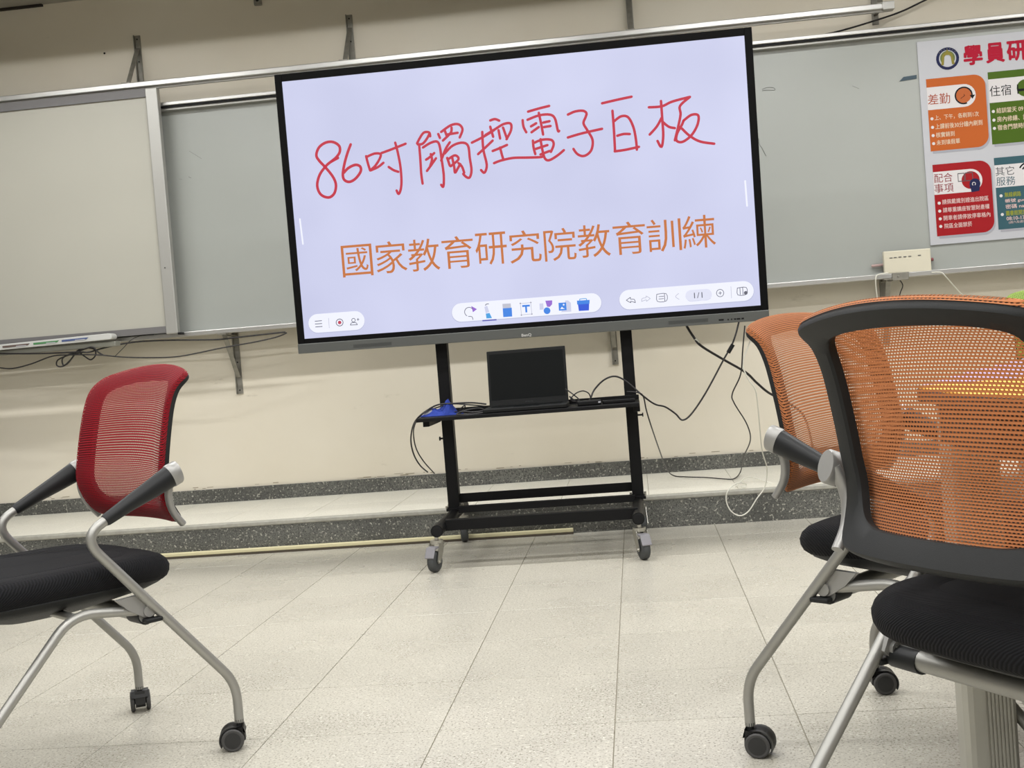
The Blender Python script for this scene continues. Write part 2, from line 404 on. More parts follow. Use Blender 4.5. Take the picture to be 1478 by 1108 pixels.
# scratches and marks
inkg = ink('faint_marker', (120, 122, 118)); mk = B()
def mark(pts, r, YY=6.149):
    mk.tube(smooth_path([at(u, v, YY)-t.location for u, v in pts], 4), r, 5)
mark([(1100, 129), (1108, 126), (1117, 127), (1118, 130), (1108, 130), (1100, 131)], .0012)
mark([(1095, 200), (1096, 208), (1100, 214), (1104, 222), (1106, 225)], .0013)
mark([(273, 218), (283, 224), (291, 229)], .0006); mark([(1230, 124), (1240, 128)], .0006)
mark([(258, 258), (263, 259)], .0006); mark([(272, 255), (276, 257)], .001); mark([(1330, 500), (1334, 502)], .001)
mk2 = obj('marker_scratches', mk, inkg, t); mk2['kind'] = 'stuff'
tp = B(); P = [at(1298, 117.5, 6.148), at(1323, 113.5, 6.148), at(1323, 108, 6.148), at(1304, 111, 6.148)]
tp.add([Vector(p)-t.location for p in P]+[Vector(p)-t.location-Vector((0, .001, 0)) for p in P], [(0, 1, 2, 3), (7, 6, 5, 4), (0, 4, 5, 1), (1, 5, 6, 2), (2, 6, 7, 3), (3, 7, 4, 0)])
tag(obj('tape_piece', tp, mat('blue_black_tape', (52, 72, 84), .35)), 'small dark blue tape scrap on the whiteboard left of the poster', 'tape').location = t.location

t = thing('sliding_rail', 'long aluminium rail above the boards held off the wall by brackets', 'rail', (0, 6.05, 2.36))
wbox(t, 'rail_bar', -3.5, 1.33, 6.03, 6.075, 2.352, 2.380, M['alu'], .004)
wbox(t, 'rail_bar_lip', -3.5, 1.33, 6.05, 6.07, 2.343, 2.352, M['alu_soft'])
wbox(t, 'end_cap', 1.318, 1.375, 6.025, 6.08, 2.346, 2.385, M['alu_soft'], .003)
t = thing('sliding_board', 'cream matt board in an aluminium frame, left of the big display', 'whiteboard', (-2.9, 6.05, 1.07))
wbox(t, 'board_surface', -3.5, -2.42, 6.045, 6.06, 1.108, 2.31, M['proj_board'])
wbox(t, 'upper_band', -3.5, -2.418, 6.035, 6.06, 2.300, 2.343, M['board_band'])
wbox(t, 'lower_band', -3.5, -2.408, 6.035, 6.06, 1.074, 1.108, M['board_band'])
wbox(t, 'side_stile', -2.418, -2.354, 6.03, 6.07, 1.066, 2.342, M['alu_soft'], .004)
obj('stile_screw', B().cyl((.508, -.0205, .34), (.508, -.024, .34), .003, 8), M['black_plastic'], t)
obj('corner_cap', B().box(.545, .565, -.02, .02, -.012, 0), M['black_plastic'], t)
# pen tray
t = thing('pen_tray', 'white pen tray with coloured strips below the left board', 'tray', (-3.0, 5.99, 1.07))
b = B(); n = 8; prof = []
for k in range(n+1): a = PI/2-k*PI/2/n; prof.append((.31-.02+.02*math.cos(a), .02*math.sin(a)))
x1 = .325
b.prism([(-.5, .006), (x1-.02, .022), (x1-.005, .018), (x1, .008), (x1, -.002), (x1-.006, -.010), (-.5, -.022)], -.045, .02, lambda x, y, d: (x, d, y))
obj('tray_body', b, mat('tray_white', (196, 196, 192), .4), t, bevel=.003)
b = B().box(-.5, .33, -.02, .045, -.046, -.020); obj('tray_base', b, mat('tray_under', (138, 138, 128), .5), t, bevel=.004)
for name, x0, x1, rgb in (('red_strip', -.5, -.30, (150, 78, 78)), ('black_strip', -.27, -.12, (96, 80, 74)), ('green_strip', -.1, .04, (70, 128, 78)), ('blue_strip', .055, .2, (68, 84, 130))):
    b = B(); sl = lambda x: -.008+(x+.5)*.0185
    b.prism([(x0, sl(x0)-.0045), (x1-.012, sl(x1)-.0045), (x1, sl(x1)+.005), (x0, sl(x0)+.005)], -.0475, -.0445, lambda x, y, d: (x, d, y))
    o = obj('label_strip', b, mat(name, rgb, .6), t); o['label'] = name.split('_')[0]+' label strip'
    b = B().box((x0+x1)/2, x1-.02, -.0482, -.0474, sl(x0)-.0035, sl(x0)+.0005)
    obj('label_text_panel', b, M['poster'], o)
def bracket(name, label, x, z0, z1, up, YR=6.08, gr=None):
    """flat wall bar with a diagonal strut out to the rail"""
    t = thing(name, label, 'bracket', (x, YW, (z0+z1)/2), 0, gr); zc = (z0+z1)/2
    obj('wall_bar', B().box(-.016, .016, -.006, 0, z0-zc, z1-zc).box(-.016, -.012, -.022, 0, z0-zc, z1-zc), M['galv'], t)
    if up: A = Vector((0, -.012, z1-zc-.07)); C = Vector((-.004, YR-YW, 2.385-zc)); 
    else: A = Vector((0, -.012, z0-zc+.09)); C = Vector((-.004, YR-YW, 1.045-zc))
    D = (C-A).normalized(); S_ = D.cross(Vector((1, 0, 0))).normalized()*.002
    b = B(); vs = []
    for p in (A, C):
        for sx in (-.012, .012):
            for k in (-1, 1): vs.append(p+Vector((sx, 0, 0))+S_*k)
    b.add(vs, [(0, 1, 3, 2), (4, 6, 7, 5), (0, 4, 5, 1), (2, 3, 7, 6), (0, 2, 6, 4), (1, 5, 7, 3)])
    obj('strut', b, M['galv'], t)
    zf = 2.386-zc if up else 1.044-zc
    obj('foot_plate', B().box(-.03, .016, YR-YW-.03, YR-YW+.02, zf-.003, zf+.002), M['galv'], t)
    obj('arm', B().box(-.010, .010, YR-YW, 0, zf-.012, zf-.004), M['galv'], t)
    for k in (0, 1):
        zz = (z1-zc-.02) if up else (z0-zc+.02)
        if k: zz = (z1-zc-.14) if up else (z0-zc+.17)
        obj('screw', B().cyl((0, -.006, zz), (0, -.009, zz), .004, 8), M['black_plastic'], t)
bracket('rail_bracket', 'steel bracket above the left board, leftmost of the upper brackets', -2.521, 2.37, 2.678, True)
bracket('rail_bracket', 'steel bracket above the left end of the big display', -1.36, 2.37, 2.665, True)
bracket('rail_bracket', 'steel bracket above the right half of the display', .104, 2.37, 2.66, True)
bracket('rail_bracket', 'steel bracket at the right end of the upper rail', 1.326, 2.33, 2.66, True)
bracket('shelf_bracket', 'steel bracket under the whiteboard left of the display', -2.121, .722, 1.05, False)
bracket('shelf_bracket', 'steel bracket under the display beside the right cart post', -.105, .724, 1.05, False)
bracket('shelf_bracket', 'steel bracket under the whiteboard behind the orange chairs', 1.272, .72, 1.05, False)
sm = obj('screw_hole', B().lathe([(.004, 0), (.006, -.002), (.002, -.003)], (0, 1, 0), (0, 0, 0), 8), M['black_plastic'], bpy.data.objects['wall_back']); sm.location = at(151, 77, YW-.001)
p = at(373, 3, YW)
o = obj('wall_clip', B().box(-.02, .02, -.02, 0, -.02, .04), M['galv'], None, bevel=.003); o.location = p; tag(o, 'tiny grey metal clip high on the wall above the display', 'clip')
obj('clip_hole', B().cyl((0, -.021, .005), (0, -.0195, .005), .008, 10), M['black_plastic'], o)
# ------------------------------------------------------------------ poster
PY = 6.1455
t = thing('poster', 'large white notice poster with four coloured cards, right of the display', 'poster', (1.98, PY, 1.69))
L = t.location
PK = PY/6.085
PT = lambda x, z, d=0: (x*PK-L.x, -.0035-d-.0008, CAM_H+(z-CAM_H)*PK-L.z)
a_ = PT(1.480, 1.193); c_ = PT(2.46, 2.186)
obj('poster_board', B().box(a_[0], c_[0], -.0035, .003, a_[2], c_[2]), M['poster'], t)
K = {k: ink('print_'+k, v) for k, v in dict(crimson=(182, 22, 52), orange=(196, 100, 44), green=(76, 104, 28), red=(164, 30, 36), teal=(60, 96, 106),
     white=(226, 222, 222), cream=(228, 206, 180), black=(22, 22, 26), grey=(92, 92, 96), navy=(38, 42, 80), gold=(146, 136, 62), orange2=(192, 104, 58),
     brown=(170, 74, 40), dkred=(140, 30, 44), dkteal=(70, 100, 112), yellow=(160, 164, 52), pink=(226, 196, 192), shade=(172, 172, 180), olive=(110, 124, 70)).items()}
K = {**K}
def flat(name, poly, m, d=0, parent=t, T=PT):
    b = B(); b.add([T(x, y, d) for x, y in poly], [tuple(range(len(poly)))]); return obj(name, b, m, parent)
def arc(cx, cz, r, a0, a1, n=12): return [(cx+r*math.cos(math.radians(a0+(a1-a0)*k/n)), cz+r*math.sin(math.radians(a0+(a1-a0)*k/n))) for k in range(n+1)]
def ringpoly(name, cx, cz, r0, r1, a0, a1, m, d, parent=t, T=PT, n=24):
    o_ = arc(cx, cz, r1, a0, a1, n); i_ = arc(cx, cz, r0, a0, a1, n); b = B()
    b.add([T(x, y, d) for x, y in o_+i_], [(k, k+1, n+2+k, n+1+k) for k in range(n)]); return obj(name, b, m, parent)
def card(x0, x1, z0, z1, m, rad=.055, gray=K['shade']):
    sh = [(x0+.01, z1-.02), (x0+.01, z0-.012)] + arc(x1+.006-rad, z0-.012+rad, rad, -90, 0) + arc(x1+.006-rad, z1-.01-rad, rad, 0, 90)
    flat('printed_card_shadow', sh, gray, .0001)
    return flat('printed_card', [(x0, z1), (x0, z0)] + arc(x1-rad, z0+rad, rad, -90, 0) + arc(x1-rad, z1-rad, rad, 0, 90), m, .0003)
def band(x0, xe, z0, z1, par): 
    r = (z1-z0)/2
    return flat('title_band', [(x0, z1), (x0, z0)] + (arc(xe, (z0+z1)/2, r, -90, 90) if xe < 2.2 else [(xe, z0), (xe, z1)]), K['white'], .0005, par)
def bullets(par, x, rows, m=K['white']):
    for z in rows: flat('bullet_dot', arc(x, z, .0075, 0, 340, 12), m, .0006, par)
def line(par, body, m, x0, x1, zc, h, bold=.012): text('lettering', body, m, par, PT, x0, x1, zc-h/2, zc+h/2, bold, .0007)
# heading and emblem
for ch, a, c in (('學', 1.698, 1.782), ('員', 1.803, 1.886), ('研', 1.902, 1.990)):
    text('heading_lettering', ch, K['crimson'], t, PT, a, c, 2.052, 2.142, .035, .0004)
e = ringpoly('emblem_ring', 1.620, 2.092, .041, .0545, 0, 360, K['navy'], .0003)
ringpoly('emblem_wreath', 1.620, 2.094, .024, .035, -35, 215, K['olive'], .0004, e)
flat('emblem_arch', [(1.588, 2.062), (1.600, 2.062), (1.605, 2.100), (1.612, 2.109), (1.628, 2.109), (1.635, 2.100), (1.639, 2.062), (1.652, 2.062), (1.648, 2.085), (1.644, 2.112), (1.634, 2.121), (1.625, 2.124), (1.624, 2.134), (1.616, 2.134), (1.615, 2.124), (1.606, 2.121), (1.596, 2.112), (1.592, 2.085)], K['gold'], .0006, e)
b = B()
for k in range(7):
    a = math.radians(40+k*100/6); b.add([PT(x, z, .0006) for x, z in arc(1.62+.048*math.cos(a), 2.092+.048*math.sin(a), .0035, 0, 315, 7)], [tuple(range(8))])
obj('emblem_letters', b, K['grey'], e)
# orange card
c = card(1.511, 1.789, 1.650, 2.002, K['orange']); band(1.511, 1.686, 1.851, 1.961, c)
line(c, '差勤', K['brown'], 1.513, 1.619, 1.901, .052, 0)
g = ringpoly('clock_face', 1.684, 1.906, 0, .036, 0, 360, K['orange2'], .0007, c); ringpoly('clock_rim', 1.684, 1.906, .036, .043, -20, 290, K['black'], .0008, g)
flat('clock_arrow', [(1.712, 1.905), (1.738, 1.905), (1.724, 1.886)], K['black'], .0009, g)
flat('clock_hands', [(1.668, 1.893), (1.686, 1.905), (1.684, 1.916), (1.690, 1.905), (1.669, 1.891)], K['black'], .0009, g)
bullets(c, 1.527, (1.808, 1.766, 1.726, 1.687))
line(c, '上、下午，各刷到1次', K['cream'], 1.540, 1.749, 1.811, .025); line(c, '上課前後30分鐘內刷到', K['cream'], 1.541, 1.763, 1.768, .026)
line(c, '核實銷到', K['cream'], 1.541, 1.629, 1.727, .025); line(c, '未到填假單', K['cream'], 1.541, 1.652, 1.689, .025)
# green card
c = card(1.803, 2.083, 1.656, 2.006, K['green']); band(1.803, 2.0, 1.857, 1.971, c)
line(c, '住宿', K['black'], 1.807, 1.908, 1.913, .052, 0)
g = ringpoly('room_icon', 1.976, 1.914, 0, .042, 0, 360, K['green'], .0007, c)
flat('bed_icon', [(1.936, 1.888), (1.942, 1.888), (1.942, 1.900), (2.01, 1.900), (2.01, 1.888), (2.016, 1.888), (2.016, 1.912), (1.942, 1.912), (1.942, 1.934), (1.936, 1.934)], K['black'], .0009, g)
bullets(c, 1.818, (1.815, 1.773, 1.733))
line(c, '結訓當天 09 時前退房', K['cream'], 1.833, 2.06, 1.817, .026); line(c, '房內修繕、請洽櫃台', K['cream'], 1.833, 2.05, 1.775, .026)
line(c, '宿舍門禁時間', K['cream'], 1.833, 1.975, 1.735, .026)
# red card
c = card(1.514, 1.789, 1.234, 1.584, K['red']); band(1.514, 1.690, 1.437, 1.548, c)
line(c, '配合', K['dkred'], 1.518, 1.605, 1.517, .044, 0); line(c, '事項', K['dkred'], 1.516, 1.607, 1.467, .044, 0)
g = ringpoly('topic_disc', 1.690, 1.494, 0, .043, 0, 360, K['red'], .0007, c)
b = B()
for x0, x1 in ((1.630, 1.662), (1.664, 1.702)):
    for r in ((x0, x1, 1.528, 1.532), (x0, x1, 1.490, 1.494), (x0, x0+.003, 1.492, 1.530), (x1-.003, x1, 1.492, 1.530)):
        b.add([PT(r[0], r[2], .0009), PT(r[1], r[2], .0009), PT(r[1], r[3], .0009), PT(r[0], r[3], .0009)], [(0, 1, 2, 3)])
obj('badge_icon', b, K['grey'], g)
flat('head_icon', arc(1.709, 1.474, .026, -30, 200)+[(1.682, 1.462), (1.688, 1.452), (1.690, 1.434), (1.728, 1.438), (1.730, 1.448)], K['navy'], .001, g)
ringpoly('bulb_icon', 1.704, 1.474, .006, .009, -60, 240, K['white'], .0012, g)
bullets(c, 1.534, (1.395, 1.356, 1.318, 1.281))
line(c, '請佩戴識別證進出院區', K['pink'], 1.549, 1.768, 1.399, .024); line(c, '請尊重講座智慧財產權', K['pink'], 1.550, 1.770, 1.359, .024)
line(c, '開車者請停放停車格內', K['pink'], 1.550, 1.772, 1.320, .024); line(c, '院區全面禁菸', K['pink'], 1.552, 1.683, 1.281, .024)
# teal card
c = card(1.806, 2.083, 1.241, 1.590, K['teal']); band(1.806, 2.0, 1.445, 1.554, c)
line(c, '其它', K['grey'], 1.809, 1.897, 1.523, .043, 0); line(c, '服務', K['dkteal'], 1.810, 1.900, 1.474, .043, 0)
g = ringpoly('wifi_icon', 1.966, 1.506, 0, .013, 0, 360, K['black'], .0008, c)
for r in (.03, .045): ringpoly('wifi_arc', 1.966, 1.506, r, r+.007, 50, 150, K['black'], .0008, g)
bullets(c, 1.828, (1.404, 1.313))
line(c, '無線網路', K['yellow'], 1.845, 1.922, 1.407, .024); line(c, '帳號 guest', K['pink'], 1.846, 1.960, 1.376, .021)
line(c, '密碼 naer', K['pink'], 1.846, 1.958, 1.349, .021); line(c, '圖書館開放', K['yellow'], 1.846, 1.942, 1.317, .024)
line(c, '08:10-17:00', K['pink'], 1.847, 1.962, 1.291, .017); line(c, '(週六及週日休館)', K['pink'], 1.856, 1.975, 1.271, .014, 0)
# ------------------------------------------------------------------ small things on the whiteboard ledge
t = thing('wall_socket_box', 'cream flat box resting on the whiteboard ledge under the poster', 'box', (1.355, 6.085, 1.072))
def quadbox(t, name, px, Y, th, m, bevel=.002):
    vs = [at(u, v, Y)-t.location for u, v in px]; vs += [v+Vector((0, th, 0)) for v in vs]
    return obj(name, B().add(vs, [(0, 1, 2, 3), (7, 6, 5, 4), (0, 4, 5, 1), (1, 5, 6, 2), (2, 6, 7, 3), (3, 7, 4, 0)]), m, t, bevel=bevel)
quadbox(t, 'box_body', [(1275, 363), (1343, 358), (1345, 391), (1277, 395)], 6.085, .03, M['cream_plastic'], .004)
b = B()
for u, v in ((1284, 372.8), (1290, 372.2), (1297, 371.5), (1304, 371), (1311, 370.4), (1325, 369)):
    p = at(u, v, 6.084)-t.location; b.box(p.x, p.x+.014, p.y-.001, p.y+.001, p.z, p.z+.0035)
o = obj('slot_marks', b, K['grey'], t)
for nm, lb, a, c_ in (('marker_pen', 'thin reddish marker pen poking out left of the cream box', (1258, 384), (1292, 380)), ('marker_pen', 'thin reddish marker pen poking out right of the cream box', (1320, 377), (1347, 374))):
    A = at(*a, 6.135); C = at(*c_, 6.135); tt = thing(nm, lb, 'pen', A)
    obj('barrel', B().cyl((0, 0, 0), (C-A)*.8, .007, 12), mat('pen_body', (176, 150, 146), .5), tt, smooth=True)
    obj('cap', B().cyl((C-A)*.8, C-A, .0078, 12), mat('pen_cap', (136, 70, 74), .5), tt, smooth=True)
t = thing('rail_clamp', 'grey metal clamp plate on the whiteboard ledge below the cream box', 'clamp', at(1300, 398, 6.07))
quadbox(t, 'clamp_plate', [(1288, 394), (1312, 392), (1312, 403), (1288, 405)], 6.075, .02, M['galv'])
p = at(1297, 398, 6.073)-t.location; obj('bolt', B().cyl(p, p+Vector((0, -.005, 0)), .005, 10), M['chrome'], t)
def cable(name, label, pts, r, m, Y=None, n=8, group=None, parts=None, sub=7):
    P = [(down(p[0], p[1], STH+r+.004) if p[2] == 'step' else at(*p)) if len(p) == 3 else at(p[0], p[1], Y) for p in pts]
    q = B().tube(smooth_path(P, sub), r, n); o = obj(name, q, m, None, smooth=True, org=P[0]); o.location = P[0]
    return tag(o, label, 'cable', group)
cable('white_cable', 'thin white cable hanging from the ledge left of the cream box', [(1282, 394, 6.06), (1268, 396, 6.04), (1264, 402, 6.03), (1265, 420, 6.05), (1269, 450, 6.1), (1275, 480, 6.2)], .003, M['white_cable'])
cable('white_cable', 'thin white cable sagging right from the cream box ledge', [(1345, 393, 6.07), (1358, 393, 6.05), (1366, 400, 6.05), (1380, 416, 6.1), (1396, 432, 6.15), (1420, 452, 6.2), (1450, 470, 6.22)], .0028, M['white_cable'])
cable('black_cable', 'black cable loop behind the whiteboard bracket under the cream box', [(1299, 404, 6.13), (1303, 412, 6.14), (1299, 424, 6.17), (1297, 440, 6.2)], .0025, M['cable'])
cable('black_cable', 'black cable rising to the ceiling above the whiteboard and poster', [(1180, 52, 6.14), (1215, 44, 6.16), (1262, 30, 6.2), (1300, 17, 6.22), (1336, 0, 6.22), (1400, -30, 6.23), (1460, -70, 6.23)], .0045, M['cable'])
cable('black_cable', 'thin dark cable along the top of the whiteboard left of the display', [(340, 142, 6.12), (365, 137, 6.12), (392, 134, 6.12), (420, 131, 6.12)], .003, M['cable'])
# black cables under the left board
Yc = 5.955
cable('black_cable', 'black cable stretched under the pen tray and whiteboard to the display', [(-60, 508, Yc), (0, 510, Yc), (60, 510, Yc), (110, 508, Yc), (128, 508, Yc), (150, 502, 6.03), (190, 494, 6.06), (240, 491, 6.07), (310, 490, 6.08), (340, 487, 6.08), (412, 479, 6.08)], .0042, M['cable'])
cable('black_cable', 'black cable drooping below the whiteboard towards the shelf bracket', [(-50, 524, Yc), (-5, 530, Yc), (18, 531.5, Yc), (45, 525, Yc), (75, 514, Yc), (100, 512, Yc), (140, 512, Yc), (175, 515, 6.02), (215, 516, 6.04), (260, 514, 6.04), (320, 502, 6.05), (370, 493, 6.06), (400, 486, 6.07), (414, 480, 6.08)], .0035, M['cable'])
cable('black_cable', 'coiled loops of black cable tied below the pen tray', [(118, 509, 5.99), (104, 511, 5.985), (92, 515, 5.98), (83, 520, 5.98), (82, 527, 5.98), (88, 529, 5.98), (97, 525, 5.985), (106, 514, 5.985), (112, 506, 5.98), (124, 502, 5.975), (136, 504, 5.975), (138, 512, 5.98), (131, 519, 5.98), (122, 514, 5.985), (112, 508, 5.99), (98, 512, 5.97), (90, 518, 5.965), (92, 527, 5.965), (101, 520, 5.97), (110, 509, 5.97), (124, 503, 5.96), (134, 501, 5.96), (142, 508, 5.965), (150, 513, 5.97)], .0038, M['cable'], sub=5)
cable('black_cable', 'thin black wire branching up behind the left board corner', [(166, 514, 6.0), (178, 502, 6.02), (190, 490, 6.04), (205, 484, 6.06), (222, 483, 6.07)], .0018, M['cable'])
# ------------------------------------------------------------------ display cart
t = thing('display_cart', 'black steel wheeled cart carrying the big touch display', 'cart', (-.43, 4.95, 0))
L = t.location
def cb(name, x0, x1, y0, y1, z0, z1, m=M['black_steel'], bevel=.002, parent=t): return obj(name, B().box(x0-L.x, x1-L.x, y0-L.y, y1-L.y, z0, z1), m, parent, bevel=bevel)
PYc = 5.06
for px in (-.815, -.03):
    cb('post', px-.027, px+.022, PYc-.02, PYc+.03, .185, 1.78)
    b = B().cyl((px-.005-L.x, 4.59-L.y, .163), (px-.005-L.x, 5.33-L.y, .163), .024, 24)
    bt = obj('base_tube', b, M['black_steel'], t, smooth=True)
    obj('tube_end_plug', B().lathe([(.021, 0), (.021, -.002), (.015, -.003)], (0, 1, 0), (px-.005-L.x, 4.59-L.y, .163), 20), M['black_plastic'], bt)
    obj('clamp_collar', B().box(px-.035-L.x, px+.03-L.x, PYc-.03-L.y, PYc+.04-L.y, .178, .192), M['black_steel'], bt, bevel=.002)
    for sx in (-.033, .028):
        for yy in (-.028, .03): obj('bolt', B().cyl((px+sx-L.x, PYc+yy-L.y, .19), (px+sx-L.x, PYc+yy-L.y, .202), .005, 8), M['chrome'], bt)
    kx = -1 if px < -.4 else 1
    b = B().cyl((px+kx*.022-L.x, PYc-L.y, .51+.02*kx), (px+kx*.04-L.x, PYc-L.y, .51+.02*kx), .004, 8).cyl((px+kx*.04-L.x, PYc-L.y, .51+.02*kx), (px+kx*.045-L.x, PYc-L.y, .51+.02*kx), .009, 10)
    obj('height_knob', b, M['black_plastic'], t)
cb('lower_bar', -.80, -.035, 4.685, 4.72, .148, .192)
cb('middle_bar', -.79, -.045, 4.985, 5.015, .175, .203)
cb('rear_bar', -.80, -.045, 5.075, 5.08, .208, .247)
cb('mount_rail', -.83, 0, 5.035, 5.06, 1.25, 1.31); cb('mount_rail', -.83, 0, 5.035, 5.06, 1.62, 1.68)
# shelf
sh = cb('shelf', -.89, .002, 4.72, 5.04, .592, .600)
cb('shelf_lip', -.89, .002, 4.715, 4.72, .585, .600, parent=sh)
cb('shelf_rear_edge', -.89, .002, 5.03, 5.035, .600, .618, parent=sh)
for x in (-.86, -.01): cb('shelf_arm', x-.013, x+.013, 4.77, 5.06, .562, .592, parent=sh)
def big_caster(x, y, rz, brake):
    c = B(); M_ = Matrix.Translation((x-L.x, y-L.y, 0)) @ Matrix.Rotation(rz, 4, 'Z')
    def R(p): return M_ @ Vector(p)
    tr_ = -.028
    fork = B()
    fork.tube([R((0, 0, .108)), R((0, 0, .122))], .026, 20); fork.tube([R((0, 0, .122)), R((0, 0, .145))], .008, 12)
    for s_ in (-1, 1):
        y0 = s_*.021; y1 = s_*.0235
        poly = [(.02, .112), (-.022, .112), (-.044, .044), (-.036, .034), (-.022, .036), (.004, .075)]
        vs = [R((a, y0, z)) for a, z in poly]+[R((a, y1, z)) for a, z in poly]; n = len(poly)
        fork.add(vs, [tuple(range(n)), tuple(range(2*n-1, n-1, -1))]+[(i, (i+1) % n, n+(i+1) % n, n+i) for i in range(n)])
    fo = obj('caster', fork, M['chrome'], t, smooth=True)
    ax = R((0, 1, 0))-R((0, 0, 0))
    obj('wheel', B().lathe([(.012, -.016), (.034, -.0155), (.0395, -.012), (.042, -.005), (.042, .005), (.0395, .012), (.034, .0155), (.012, .016)], ax, R((tr_, 0, .042)), 28), M['tread'], fo, smooth=True)
    obj('axle', B().lathe([(.005, -.027), (.005, .027)], ax, R((tr_, 0, .042)), 8), M['chrome'], fo)
    if brake:
        pd = B(); s_ = brake
        poly = [(-.02, .102), (-.052, .100), (-.072, .062), (-.068, .058), (-.05, .09), (-.02, .094)]
        ya, yb = -.02, .02
        vs = [R((a, ya, z)) for a, z in poly]+[R((a, yb, z)) for a, z in poly]; n = len(poly)
        pd.add(vs, [tuple(range(n)), tuple(range(2*n-1, n-1, -1))]+[(i, (i+1) % n, n+(i+1) % n, n+i) for i in range(n)])
        obj('brake_pedal', pd, M['pedal'], fo, bevel=.002)
big_caster(-.832, 4.64, math.radians(70), 1); big_caster(-.035, 4.64, math.radians(112), 1)
big_caster(-.82, 5.28, math.radians(-85), 0); big_caster(-.03, 5.28, math.radians(100), 0)
# ------------------------------------------------------------------ touch display
TV = bpy.data.objects.new('touch_display', None); link(TV); tag(TV, 'very large touch display showing red and orange Chinese writing', 'display')
TP = Vector((-.4274, 4.9023, 1.4723))
ya_, pi_, ro_ = -.0146, .041, -.0077
tf = Vector((-math.sin(ya_)*math.cos(pi_), math.cos(ya_)*math.cos(pi_), math.sin(pi_))); r0 = Vector((math.cos(ya_), math.sin(ya_), 0)); u0 = r0.cross(tf)
TR = math.cos(ro_)*r0+math.sin(ro_)*u0; TU = -math.sin(ro_)*r0+math.cos(ro_)*u0
TV.matrix_world = Matrix(((TR.x, tf.x, TU.x, TP.x), (TR.y, tf.y, TU.y, TP.y), (TR.z, tf.z, TU.z, TP.z), (0, 0, 0, 1)))
def tv(u, v, yy=0):      # measured spot of the photograph -> flat coordinates on the display's face
    d = ray(u, v); n = TR.cross(TU); o = TP + tf*yy; k = (o-CO).dot(n)/d.dot(n); p = CO+d*k-TP
    return p.dot(TR), p.dot(TU)
W2, H2 = .9785, .5818
x0s, zt = tv(405.5, 117); x1s, _ = tv(1075, 52); _, zb = tv(440, 489)
SX0, SX1 = -.948, .948; SZ1 = .551; SZ0 = -.520
fr = B()
for (a, b_, c, d) in ((-W2, SX0, -H2+.0415, H2), (SX1, W2, -H2+.0415, H2), (SX0, SX1, SZ1, H2), (SX0, SX1, -H2+.0415, SZ0)): fr.box(a, b_, 0, .03, c, d)
obj('bezel', fr, M['black_frame'], TV, bevel=.002)
obj('rear_housing', B().box(-W2+.006, W2-.006, .03, .085, -H2+.02, H2-.006).box(-.6, .6, .085, .10, -.4, .4), M['black_plastic'], TV, bevel=.004)
SC = mat('lit_screen', (204, 207, 238), .35, emit=1.0)
k_ = SC.node_tree; tcn = k_.nodes.new('ShaderNodeTexCoord'); nz = k_.nodes.new('ShaderNodeTexNoise'); nz.inputs['Scale'].default_value = 1.6; nz.inputs['Detail'].default_value = 2
cr = k_.nodes.new('ShaderNodeValToRGB'); cr.color_ramp.elements[0].position = .35; cr.color_ramp.elements[1].position = .65
cr.color_ramp.elements[0].color = srgb((197, 200, 230)); cr.color_ramp.elements[1].color = srgb((208, 211, 240))
k_.links.new(tcn.outputs['Object'], nz.inputs['Vector']); k_.links.new(nz.outputs['Fac'], cr.inputs['Fac'])
k_.links.new(cr.outputs['Color'], k_.nodes['Principled BSDF'].inputs['Emission Color'])
scr = obj('screen', B().box(SX0, SX1, .004, .012, SZ0, SZ1), SC, TV)
bar = obj('speaker_bar', B().box(-W2, W2, -.006, .07, -H2, -H2+.0415), M['tv_bar'], TV, bevel=.003)
for u0_, u1_, v0_, v1_ in ((510, 565, 501, 495), (965, 1022, 467, 461)):
    a = tv(u0_, v0_, -.007); c = tv(u1_, v1_, -.007); g = B()
    for k in range(5): z = (a[1]+c[1])/2-.006+k*.003; g.box(a[0], c[0], -.0068, -.0058, z, z+.0018)
    obj('speaker_grille', g, M['tv_vent'], bar)
VT = lambda x, z, d=0: (x, -.0065-d, z)
a = tv(753, 485, -.007)
text('logo', 'BenQ', ink('logo_white', (205, 205, 202)), bar, VT, a[0], a[0]+.040, a[1]-.004, a[1]+.009, .03)
g = B()
for u, v, wd in ((1041, 461.5, .020), (1051, 461, .005), (1056, 460.6, .005), (1061, 460.3, .008), (1066, 460, .014), (1072, 459.5, .010)):
    a = tv(u, v, -.007); g.box(a[0]-wd/2, a[0]+wd/2, -.0072, -.0055, a[1]-.003, a[1]+.003)
obj('port', g, M['black_plastic'], bar)
